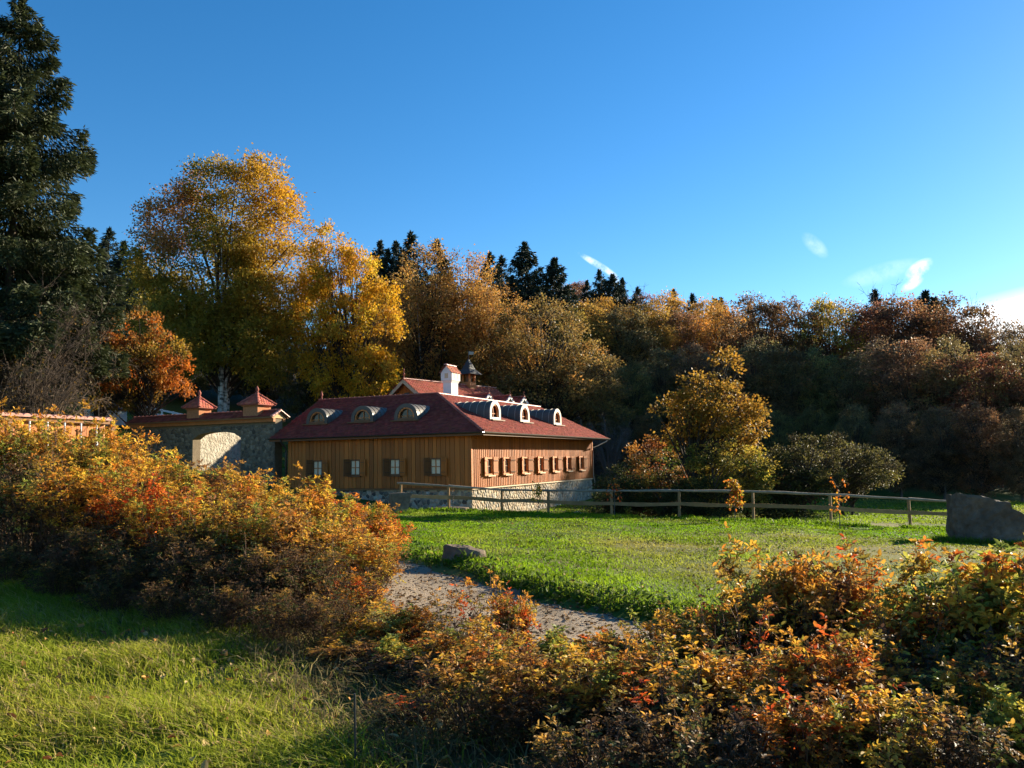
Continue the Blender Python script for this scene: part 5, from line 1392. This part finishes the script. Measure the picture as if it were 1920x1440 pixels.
P_LOW = [(3, (.12, .065, .03)), (4, (.065, .038, .022)), (1, (.18, .115, .045)), (1, (.075, .085, .025)), (1, (.30, .17, .05))]  # withered browns, darkened further for the shade low inside the shrubs
P_SHADE = [(4, (.11, .06, .03)), (4, (.065, .042, .024)), (2, (.17, .10, .04)), (1, (.085, .09, .028)), (1, (.40, .23, .05))]  # leaf browns darkened so the shade at the shrubs' foot is in the colour
ROSE = {'hd': rose_meshes('hedge_shade', 71, .8, 1.5, 92, P_SHADE, P_LOW, .75, .038, .8), 'bd': rose_meshes('rose_shade', 72, .5, 1.0, 70, P_SHADE, P_LOW, .5, .045, 1.0),
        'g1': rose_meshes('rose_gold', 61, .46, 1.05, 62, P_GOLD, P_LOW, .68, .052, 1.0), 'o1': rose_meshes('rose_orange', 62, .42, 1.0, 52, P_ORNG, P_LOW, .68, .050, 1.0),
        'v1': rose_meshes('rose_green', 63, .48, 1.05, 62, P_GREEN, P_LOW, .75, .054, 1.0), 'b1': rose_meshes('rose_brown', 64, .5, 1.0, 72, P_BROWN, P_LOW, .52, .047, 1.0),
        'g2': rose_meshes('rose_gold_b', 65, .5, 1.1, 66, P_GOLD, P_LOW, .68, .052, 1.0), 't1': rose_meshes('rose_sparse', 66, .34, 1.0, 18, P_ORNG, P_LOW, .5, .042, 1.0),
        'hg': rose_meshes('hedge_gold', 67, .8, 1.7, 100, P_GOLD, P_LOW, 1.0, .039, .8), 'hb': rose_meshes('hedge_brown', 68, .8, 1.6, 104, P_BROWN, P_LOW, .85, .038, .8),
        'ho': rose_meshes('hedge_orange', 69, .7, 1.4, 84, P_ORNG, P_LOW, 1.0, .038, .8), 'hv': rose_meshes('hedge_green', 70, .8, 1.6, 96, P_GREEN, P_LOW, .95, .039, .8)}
def tall(me):
    a = np.empty(len(me.vertices) * 3, np.float32); me.vertices.foreach_get('co', a); return float(np.percentile(a[2::3], 99.3))
ROSE_H = {k: tall(v[1]) for k, v in ROSE.items()}
def roses(rows, group, boost=1.0):
    for i, (px, py, Y, k, wide, lab) in enumerate(rows):
        p = at(px, py, Y); b = g1(p[0], Y); sz = (p[2] - b) / ROSE_H[k] * boost
        w = (sz * .5 + .5) * wide
        plant('rose_shrub', ROSE[k], (p[0], Y, b - .02), lab, 'shrub', group, w, i * 2.39 + .4, (1.2, 1.16, 1.0) if k in ('hg', 'ho', 'hv', 'hb') else (1.08, 1.06, 1.0), ('stems', 'foliage'), sz=sz)
G1, G2 = 'rose shrubs of the left hand bank', 'rose shrubs in the right foreground'
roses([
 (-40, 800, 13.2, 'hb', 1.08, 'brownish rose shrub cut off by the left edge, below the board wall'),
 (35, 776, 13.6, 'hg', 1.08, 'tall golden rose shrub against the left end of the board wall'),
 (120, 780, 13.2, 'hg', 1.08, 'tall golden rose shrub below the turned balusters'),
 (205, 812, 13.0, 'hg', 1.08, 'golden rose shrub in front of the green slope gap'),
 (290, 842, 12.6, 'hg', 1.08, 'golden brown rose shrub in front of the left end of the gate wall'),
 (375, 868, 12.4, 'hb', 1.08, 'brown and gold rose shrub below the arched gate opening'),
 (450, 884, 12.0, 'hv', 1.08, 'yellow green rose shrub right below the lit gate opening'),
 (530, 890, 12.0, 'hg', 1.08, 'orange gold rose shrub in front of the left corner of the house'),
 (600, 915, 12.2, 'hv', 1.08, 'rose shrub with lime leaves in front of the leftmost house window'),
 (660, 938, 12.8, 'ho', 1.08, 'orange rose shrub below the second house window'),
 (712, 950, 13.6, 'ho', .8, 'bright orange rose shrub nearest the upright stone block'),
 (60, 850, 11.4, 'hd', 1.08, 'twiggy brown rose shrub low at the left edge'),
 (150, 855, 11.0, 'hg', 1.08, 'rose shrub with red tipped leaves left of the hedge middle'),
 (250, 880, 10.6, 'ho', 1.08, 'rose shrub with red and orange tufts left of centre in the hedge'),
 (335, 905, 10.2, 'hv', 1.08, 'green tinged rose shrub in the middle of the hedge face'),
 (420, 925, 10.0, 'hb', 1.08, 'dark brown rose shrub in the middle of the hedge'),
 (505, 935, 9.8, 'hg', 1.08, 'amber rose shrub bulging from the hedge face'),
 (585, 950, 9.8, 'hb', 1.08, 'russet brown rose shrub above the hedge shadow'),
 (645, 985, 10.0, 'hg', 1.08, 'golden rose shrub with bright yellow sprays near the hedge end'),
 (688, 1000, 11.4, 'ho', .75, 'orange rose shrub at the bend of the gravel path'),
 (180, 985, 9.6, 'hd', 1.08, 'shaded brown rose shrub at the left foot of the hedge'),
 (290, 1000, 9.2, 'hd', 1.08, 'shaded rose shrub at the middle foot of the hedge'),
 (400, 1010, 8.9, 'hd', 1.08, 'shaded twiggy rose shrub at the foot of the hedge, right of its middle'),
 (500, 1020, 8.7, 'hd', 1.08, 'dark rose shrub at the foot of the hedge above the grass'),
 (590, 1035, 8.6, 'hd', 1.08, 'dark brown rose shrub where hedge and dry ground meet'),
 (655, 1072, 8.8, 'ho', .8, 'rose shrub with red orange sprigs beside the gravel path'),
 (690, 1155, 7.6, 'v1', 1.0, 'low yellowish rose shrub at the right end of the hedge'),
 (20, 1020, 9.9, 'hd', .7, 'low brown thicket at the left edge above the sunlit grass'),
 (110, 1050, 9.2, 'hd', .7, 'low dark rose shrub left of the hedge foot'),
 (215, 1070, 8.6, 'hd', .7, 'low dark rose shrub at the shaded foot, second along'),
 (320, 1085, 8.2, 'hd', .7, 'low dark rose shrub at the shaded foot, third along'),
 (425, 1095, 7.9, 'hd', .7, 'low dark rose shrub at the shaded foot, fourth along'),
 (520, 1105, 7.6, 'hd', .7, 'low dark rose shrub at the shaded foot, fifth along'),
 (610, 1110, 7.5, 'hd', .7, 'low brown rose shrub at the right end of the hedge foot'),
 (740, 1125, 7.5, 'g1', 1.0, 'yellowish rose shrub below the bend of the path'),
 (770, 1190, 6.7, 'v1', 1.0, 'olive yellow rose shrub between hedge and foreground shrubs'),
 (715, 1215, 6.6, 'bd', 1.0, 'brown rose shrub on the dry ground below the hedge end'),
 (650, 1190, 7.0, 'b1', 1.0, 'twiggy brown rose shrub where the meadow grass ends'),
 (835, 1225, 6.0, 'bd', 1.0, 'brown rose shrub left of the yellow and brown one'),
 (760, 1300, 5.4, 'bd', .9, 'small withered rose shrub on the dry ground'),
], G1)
roses([
 (790, 1150, 7.4, 't1', 1.0, 'sparse low rose shrub left of the red tipped one'),
 (838, 1105, 7.6, 't1', .8, 'thin rose shrub with dark bare stems before the gravel path'),
 (905, 1072, 7.8, 't1', .9, 'rose shrub with scarlet tips standing against the gravel path'),
 (960, 1112, 7.5, 'o1', .62, 'copper orange rose shrub leaning over the gravel path'),
 (880, 1172, 6.4, 'g1', 1.0, 'yellow and brown rose shrub left of the foreground middle'),
 (985, 1190, 6.2, 'v1', .95, 'rose shrub with fresh green sprigs in the foreground middle'),
 (1085, 1182, 6.2, 'v1', .95, 'rose shrub with pale yellow green top below the path'),
 (1170, 1192, 6.0, 'g2', .9, 'golden rose shrub where the path disappears'),
 (1255, 1145, 6.6, 'g1', .95, 'golden rose shrub left of the tallest foreground shrub'),
 (1330, 1150, 6.8, 'o1', 1.0, 'orange rose shrub before the near edge of the lawn'),
 (1440, 1032, 6.9, 'g1', .9, 'tall golden rose shrub standing up in front of the lawn'),
 (1500, 1048, 6.6, 'b1', .85, 'tall brown rose shrub right of the golden upright one'),
 (1570, 1045, 6.9, 'o1', .9, 'tall orange tufted rose shrub in front of the dry lawn'),
 (1640, 1115, 6.6, 'v1', .95, 'yellow topped rose shrub left of the dark gap'),
 (1735, 1100, 6.0, 'g2', .9, 'rose shrub at the left shoulder of the rightmost group'),
 (1805, 1045, 5.9, 'v1', .95, 'dense yellow green rose shrub below the big boulder'),
 (1890, 1040, 5.6, 'v1', 1.0, 'large rose shrub with red tips at the right edge'),
 (1960, 1060, 5.4, 'g2', 1.0, 'rose shrub cut off by the right edge'),
 (800, 1275, 5.2, 't1', 1.0, 'low sprawling rose shrub with a yellow sprig near the dry grass'),
 (905, 1205, 5.0, 'b1', .95, 'brown rose shrub in the lower foreground middle'),
 (1005, 1285, 4.8, 'bd', .95, 'dark twiggy rose shrub at the bottom middle'),
 (1105, 1210, 4.9, 'g1', .9, 'rose shrub with hanging golden leaves at the bottom middle'),
 (1215, 1275, 4.7, 'bd', .95, 'brown leaved rose shrub at the bottom, right of middle'),
 (1310, 1205, 5.0, 'g1', .95, 'rose shrub with small yellow sprays at the bottom right'),
 (1430, 1225, 4.7, 'b1', .95, 'brown rose shrub below the tall golden one'),
 (1540, 1185, 4.6, 'o1', .8, 'rose shrub with a vivid red orange cluster in the right foreground'),
 (1625, 1215, 5.0, 'g2', .85, 'yellow brown rose shrub right of the vivid red cluster'),
 (1725, 1205, 5.0, 'bd', .95, 'dark brown rose shrub below the dark gap at right'),
 (1835, 1270, 4.3, 'v1', .8, 'rose shrub with a pale yellow head at the lower right edge'),
 (1925, 1180, 4.6, 'bd', .95, 'dark rose shrub at the lower right corner'),
 (1480, 1300, 3.9, 'o1', .8, 'small orange rose shrub at the bottom edge, right of middle'),
 (1325, 1320, 3.8, 'bd', .85, 'small brown rose shrub at the bottom edge'),
 (1640, 1295, 3.8, 'g1', .8, 'small golden rose shrub at the bottom edge below the dark gap'),
 (1760, 1300, 3.8, 'bd', .8, 'small brown rose shrub in the lower right corner'),
 (1110, 1335, 3.9, 'bd', .85, 'small dark rose shrub at the bottom edge, middle'),
 (950, 1150, 5.7, 't1', .8, 'upright thin rose shrub between the copper one and the bottom edge'),
 (1155, 1175, 5.6, 't1', .8, 'upright thin rose shrub just below the end of the path'),
 (1385, 1105, 5.7, 't1', 1.0, 'upright thin rose shrub left of the tall golden one'),
 (1675, 1120, 5.6, 't1', 1.0, 'upright thin rose shrub standing in the dark gap'),
 (1265, 1215, 4.4, 't1', 1.0, 'upright thin rose shrub close to the bottom edge, right of middle'),
 (1570, 1240, 4.2, 't1', 1.0, 'upright thin rose shrub in front of the vivid red cluster'),
 (1010, 1215, 5.4, 't1', 1.0, 'upright thin rose shrub among green sprigs in the foreground middle'),
], G2, 1.04)

# --- saplings along the fence
def sapling(seed, H, n, pal, leaf):
    rng = np.random.default_rng(seed); t = Acc(); a = Acc()
    t.add(*tubes(bez(np.array([[0, 0, -.1]]), np.array([[.04, 0, H * .5]]), np.array([[.02, .03, H]]), 6), (.02 * np.linspace(1, .2, 6))[None], 5))
    m = 14; z_ = rng.uniform(.35, .95, m) * H; an = rng.uniform(0, 6.28, m); s0 = np.c_[np.full(m, .02), np.zeros(m), z_]; L_ = rng.uniform(.25, .6, m) * H * .5
    e = s0 + np.c_[np.cos(an) * L_ * .7, np.sin(an) * L_ * .7, L_ * .7]
    bp = bez(s0, (s0 + e) / 2 + np.c_[np.cos(an), np.sin(an), np.zeros(m)] * .06, e, 5); t.add(*tubes(bp, np.full((m, 1), .009) * np.linspace(1, .3, 5)[None], 3))
    k = rng.integers(0, m, n); i = rng.integers(2, 5, n); p = bp[k, i] + rng.standard_normal((n, 3)) * .05
    V, F = folded_leaves(p, rng.standard_normal((n, 3)) + np.array([0, 0, -.7]), leaf * rng.uniform(.7, 1.2, n), leaf * .6, rng)
    a.add(V, F, np.repeat(pick(rng, pal, n), 6, 0))
    tm = t.mesh('sapling_stem', True); tm.materials.append(M['grey_bark']); lm = a.mesh('sapling_leaves'); lm.materials.append(M['leaf']); return tm, lm
for px, ty, Y, n, pal, lf, lab in [(1375, 908, 31.0, 420, [(3, ORANGE), (2, GOLD), (2, (.26, .24, .04)), (1, BRN)], .12, 'young orange and green leaved tree in front of the fence'),
        (1570, 908, 29.0, 60, [(3, ORANGE), (1, GOLD)], .12, 'thin sapling with a few orange leaves before the right part of the fence'),
        (1150, 905, 33.0, 40, [(3, ORANGE), (1, RED)], .12, 'nearly bare sapling with orange leaf tips by the house corner'),
        (1007, 910, 33.6, 150, [(3, (.30, .28, .05)), (1, GOLD)], .10, 'slender olive leaved sapling before the sunlit stone base'),
        (848, 915, 34.6, 6, [(1, BRN)], .08, 'leafless twig sapling beside the fence post near the house corner')]:
    p = at(px, ty, Y); b = g1(p[0], Y); mm = sapling(int(px), p[2] - b, n, pal, lf)
    plant('sapling_tree', mm, (p[0], Y, b), lab, 'sapling', 'saplings along the fence', parts=('stem', 'leaves'))

# ------------------------------------------------------------------ grass
def blades(rng, x, y, h, w, col, lean_dir, lean, z=None):
    """curved blades: quad below, pointed top"""
    n = len(x); z = gz(x, y) if z is None else z
    an = rng.uniform(0, 2 * np.pi, n); s_ = np.c_[np.cos(an), np.sin(an), np.zeros(n)]
    ld = np.asarray(lean_dir)[None] + rng.standard_normal((n, 2)) * .8
    b = np.c_[x, y, z - .01]; l3 = np.c_[ld * (lean * h)[:, None], np.zeros(n)]
    m = b + l3 * .28 + np.c_[np.zeros((n, 2)), h * .58]; t = b + l3 + np.c_[np.zeros((n, 2)), h * rng.uniform(.72, 1.0, n)]
    w_ = w[:, None] / 2
    V = np.stack([b - s_ * w_, b + s_ * w_, m + s_ * w_ * .85, m - s_ * w_ * .85, t], 1).reshape(-1, 3)
    k = np.arange(n)[:, None] * 5
    return V, k + np.array([[0, 1, 2, 3]]), k + np.array([[3, 2, 4]]), np.repeat(col, 5, 0)
def grass_object(name, parts, label):
    V = []; Q = []; T = []; C = []; n = 0
    for v, q, t, c in parts: V.append(v); Q.append(q + n); T.append(t + n); C.append(c); n += len(v)
    o = link(name, mesh_np(name, np.concatenate(V), [np.concatenate(Q), np.concatenate(T)], np.concatenate(C)), None, M['grass'])
    return tag(o, label, 'grass', kind='stuff')
rng = np.random.default_rng(77)
# near meadow grass, long and combed over
n = 190000
yy = 2.6 + 8.6 * rng.random(n) ** 1.35; xx = -9.5 + 11 * rng.random(n)
m = (xx > -.80 * yy - .5) & (xx < .35 + .0 * yy)
xx, yy = xx[m], yy[m]
edge = 8.3 - .78 * (xx + 2.6)                       # front of the left hedge
dens = np.clip(1.15 + .8 * vnoise(xx, yy, .55, 31) + .4 * vnoise(xx, yy, .18, 32), .05, 1) * np.clip((edge - yy + .7) / 1.3, .0, 1) * np.clip((-.75 - .5 * (yy - 4.3) - xx) / .5 + .5, .03, 1)
m = rng.random(len(xx)) < dens; xx, yy = xx[m], yy[m]
tuft = vnoise(xx, yy, .7, 33); dry = np.clip(.5 + .55 * vnoise(xx, yy, .9, 34) + .25 * vnoise(xx, yy, .25, 35) + .25 * np.clip((xx + 1.2) / 1.2, 0, 1), 0, 1)
h = (.10 + .07 * tuft + .05 * rng.random(len(xx))) * np.clip(1.2 - .25 * dry, .6, 1.3); h = np.clip(h, .05, .3)
g_ = np.array((.23, .28, .022)); y_ = np.array((.47, .42, .055)); st_ = np.array((.50, .38, .15))
col = lerp(np.tile(g_, (len(xx), 1)), y_, dry * rng.random(len(xx))); straw = rng.random(len(xx)) < (.05 + .22 * dry); col[straw] = st_ * rng.uniform(.6, 1.1, (straw.sum(), 1))
col = col * rng.uniform(.7, 1.25, (len(xx), 1))
grass_object('meadow_grass', [blades(rng, xx, yy, h, .0075 + .004 * rng.random(len(xx)), col, (-.5, -.3), rng.uniform(.4, 1.1, len(xx)))], 'long sunlit meadow grass in the lower left foreground')
# lawn: short dense clover and grass, finer near the camera
n = 310000
yy = 8 + 27 * rng.random(n) ** 1.5; xx = -7 + 31 * rng.random(n)
m = (np.abs(xx - 0) < .72 * yy + 1) & (yy < 36)
xx, yy = xx[m], yy[m]
b, sg = path_dist(xx, yy); m = (sg > 0) & (b > PW - .03 + .12 * vnoise(xx, yy, .4, 40)); xx, yy, b = xx[m], yy[m], b[m]
fy = 35.5 - .25 * np.clip(xx, 0, 20)
m = yy < fy - .3; xx, yy, b = xx[m], yy[m], b[m]
dryl = np.clip(1 - np.abs(yy - 22.5 + .1 * xx) / 4.5, 0, 1) * np.clip((xx + 2) / 6, 0, 1) + np.clip((xx - 1.5) / 4, 0, .95) * np.clip(1.2 - np.abs(yy - 16) / 7, 0, 1)
dryl = np.clip(dryl * (.75 + .8 * vnoise(xx, yy, 2.2, 41)), 0, .92)
patch = vnoise(xx, yy, 1.4, 42) * .6 + vnoise(xx, yy, .5, 43) * .5
m = rng.random(len(xx)) < np.clip(.95 - .45 * dryl + .35 * patch, .15, 1); xx, yy, b, dryl, patch = xx[m], yy[m], b[m], dryl[m], patch[m]
rim = np.clip(1 - (b - PW) / .9, 0, 1)
far_rim = np.clip(1 - (35.0 - .25 * np.clip(xx, 0, 20) - yy) / 3.0, 0, 1)
h = (.045 + .035 * rng.random(len(xx)) + .03 * np.clip(patch, -.5, 1)) * (1 - .45 * dryl) + .06 * rim * rng.random(len(xx)) + .10 * far_rim * rng.random(len(xx)) * (patch > -.1) * 1.8
h = np.clip(h, .02, .25)
wd = (.008 + .00095 * yy) * rng.uniform(.7, 1.3, len(xx))
lg = np.array((.11, .23, .006)); lg2 = np.array((.20, .29, .012)); dg = np.array((.30, .245, .06))
col = lerp(lerp(np.tile(lg, (len(xx), 1)), lg2, np.clip(.5 + .6 * patch, 0, 1)), dg, np.clip(dryl * 1.1 + np.clip(.35 * vnoise(xx, yy, 3.3, 46) + .2 * vnoise(xx, yy, .8, 47) - .05, 0, .5), 0, 1)) * rng.uniform(.6, 1.3, (len(xx), 1)) * (1 + .35 * np.clip(vnoise(xx, yy, 1.0, 48), -1, .5))[:, None]
grass_object('lawn_grass', [blades(rng, xx, yy, h, wd, col, (-.2, -.2), rng.uniform(.3, 1.2, len(xx)))], 'thick short bright green lawn grass between path and fence')
# paddock beyond the fence and grassy slope on the left
n = 32000
yy = 34 + 24 * rng.random(n); xx = 2 + 36 * rng.random(n); m = (xx < .72 * yy) & (yy > 35.5 - .25 * np.clip(xx, 0, 20)); xx, yy = xx[m], yy[m]
col = lerp(np.tile((.17, .25, .02), (len(xx), 1)), np.array((.27, .24, .07)), np.clip(.3 + .5 * vnoise(xx, yy, 4, 44), 0, .8)) * rng.uniform(.7, 1.25, (len(xx), 1))
pA = blades(rng, xx, yy, rng.uniform(.05, .13, len(xx)), rng.uniform(.06, .11, len(xx)), col, (-.2, -.2), rng.uniform(.3, 1.0, len(xx)))
grass_object('paddock_grass', [pA], 'sunlit paddock grass under the garden trees beyond the fence')
n = 15000
yy = 40 + 32 * rng.random(n); xx = -44 + 28 * rng.random(n)
col = lerp(np.tile((.13, .22, .02), (len(xx), 1)), np.array((.24, .24, .06)), np.clip(.3 + .5 * vnoise(xx, yy, 4, 45), 0, .8)) * rng.uniform(.7, 1.25, (len(xx), 1))
grass_object('slope_grass', [blades(rng, xx, yy, rng.uniform(.06, .18, n), rng.uniform(.07, .13, n), col, (-.2, -.2), rng.uniform(.3, 1.0, n))], 'green grass on the rising slope left of the gate wall')

# broad-leaved weeds along the lawn's near rim and in patches, grass round the stones
n = 9000
i = rng.integers(12, len(PATHD) - 30, n); an = rng.uniform(0, 2 * np.pi, n); rr = PW + .02 + .75 * rng.random(n) ** 1.7
q = PATHD[i] + np.c_[np.cos(an), np.sin(an)] * (rr * 1.0)[:, None]
q2 = np.c_[-3 + 19 * rng.random(7000), 11 + 20 * rng.random(7000)]; q2 = q2[vnoise(q2[:, 0], q2[:, 1], 1.3, 61) + .5 * vnoise(q2[:, 0], q2[:, 1], .5, 62) > .62]
q = np.concatenate([q, q2]); b, sg = path_dist(q[:, 0], q[:, 1]); q = q[(sg > 0) & (b > PW) & (q[:, 1] < 33)]; n = len(q)
V, F = folded_leaves(np.c_[q, gz(q[:, 0], q[:, 1]) + rng.uniform(.0, .07, n)], np.c_[rng.standard_normal((n, 2)), rng.uniform(.1, 1.2, n)], rng.uniform(.06, .14, n), rng.uniform(.03, .07, n), rng, np.array([0, 0, 1.0]))
a = Acc(); a.add(V, F, np.repeat(pick(rng, [(3, (.09, .15, .015)), (2, (.13, .19, .02)), (1, (.20, .20, .04)), (1, (.06, .10, .02))], n) * rng.uniform(.7, 1.2, (n, 1)), 6, 0))
tag(link('lawn_weeds', a.mesh('lawn_weeds'), None, M['grass']), 'broad leaved weeds along the near rim of the lawn', 'weeds', kind='stuff')
pb = at(868, 1050, 15.9); pk = at(748, 962, 33.0)
xs, ys = [], []
for cx, cy, wx, wy, k in ((bx[0], Yb, 1.35, .75, 2600), (pb[0], 15.9, .6, .36, 160), (pk[0], 33.0, .55, .5, 500)):
    t = rng.uniform(0, 2 * np.pi, k); r_ = rng.uniform(.82, 1.25, k); xs.append(cx + wx * r_ * np.cos(t)); ys.append(cy + wy * r_ * np.sin(t))
xs, ys = np.concatenate(xs), np.concatenate(ys); n = len(xs)
grass_object('stone_grass', [blades(rng, xs, ys, rng.uniform(.08, .28, n), rng.uniform(.012, .025, n), np.tile((.12, .19, .015), (n, 1)) * rng.uniform(.6, 1.3, (n, 1)), (-.1, -.1), rng.uniform(.2, .9, n))], 'taller grass growing round the boulder and the stone blocks')
# dry tangle and weeds between hedge and shrubs, fallen leaves
n = 30000
xx = -3.2 + 4.6 * rng.random(n); yy = 3.3 + 5.5 * rng.random(n)
b, sg = path_dist(xx, yy); m = (b > PW) & (xx > -1.0 - .5 * (yy - 4.3)) & (rng.random(len(xx)) < .35 + .65 * (vnoise(xx, yy, .5, 49) > 0)); xx, yy = xx[m], yy[m]
col = pick(rng, [(3, (.24, .19, .085)), (2, (.13, .14, .035)), (2, (.16, .105, .05)), (1, (.32, .26, .12))], len(xx)) * rng.uniform(.6, 1.2, (len(xx), 1))
grass_object('dry_grass', [blades(rng, xx, yy, rng.uniform(.05, .22, len(xx)), rng.uniform(.005, .012, len(xx)), col, (-.2, -.4), rng.uniform(.6, 1.8, len(xx)))], 'withered straw coloured grass between the hedge and the right shrubs')
def litter(name, x, y, pal, size, label, lift=.012):
    n = len(x); z = gz(x, y) + lift
    V, F = folded_leaves(np.c_[x, y, z], np.c_[rng.standard_normal((n, 2)), rng.uniform(-.1, .35, n)], size * rng.uniform(.6, 1.3, n), size * rng.uniform(.4, .8, n), rng, np.array([0, 0, 1.0]), .3)
    a = Acc(); a.add(V, F, np.repeat(pick(rng, pal, n) * rng.uniform(.6, 1.25, (n, 1)), 6, 0))
    o = link(name, a.mesh(name), None, M['litter']); return tag(o, label, 'leaves', kind='stuff')
LP = [(3, (.20, .12, .06)), (2, (.12, .07, .04)), (1, (.36, .19, .06)), (1, (.30, .22, .11))]
i = rng.integers(0, len(PATHD), 5200); off = rng.normal(0, 1, (5200, 2)); off = off / np.linalg.norm(off, axis=1)[:, None] * (PW * (.25 + .85 * rng.random(5200) ** .5))[:, None]
q = PATHD[i] + off; b, sg = path_dist(q[:, 0], q[:, 1]); q = q[b < PW + .15]
litter('fallen_leaves', q[:, 0], q[:, 1], LP, .055, 'dry brown leaves strewn over the gravel path', .045)
xx = -9 + 14 * rng.random(14000); yy = 4 + 10 * rng.random(14000)
m = (np.abs(yy - (9.6 - .75 * (xx + 3.5))) < 2.2) | ((xx > -.8) & (yy < 7)); b, sg = path_dist(xx, yy); m &= b > PW
litter('leaf_litter', xx[m], yy[m], LP, .05, 'leaf litter on the ground beneath the rose shrubs')
n = 420; xx = -6 + 6 * rng.random(n); yy = 3.2 + 4.5 * rng.random(n)
litter('scattered_leaves', xx, yy, [(2, (.45, .22, .06)), (2, (.40, .28, .12)), (1, (.3, .1, .04))], .06, 'single orange leaves lying in the meadow grass', .07)
n = 1500; xx = -3 + 20 * rng.random(n); yy = 10 + 22 * rng.random(n); b, sg = path_dist(xx, yy); m = (sg > 0) & (b > PW)
litter('lawn_leaves', xx[m], yy[m], LP, .07, 'stray brown leaves caught in the lawn', .06)
# thin metal marker rod in the grass
p = at(667, 1440, 4.3)
m = MB(); m.tube([(p[0], 4.3, g1(p[0], 4.3) - .05), (p[0] - .01, 4.32, g1(p[0], 4.3) + .42)], .006, 6)
o = m.build('marker_rod', M['iron']); tag(o, 'thin upright rod standing in the grass at the bottom', 'rod')
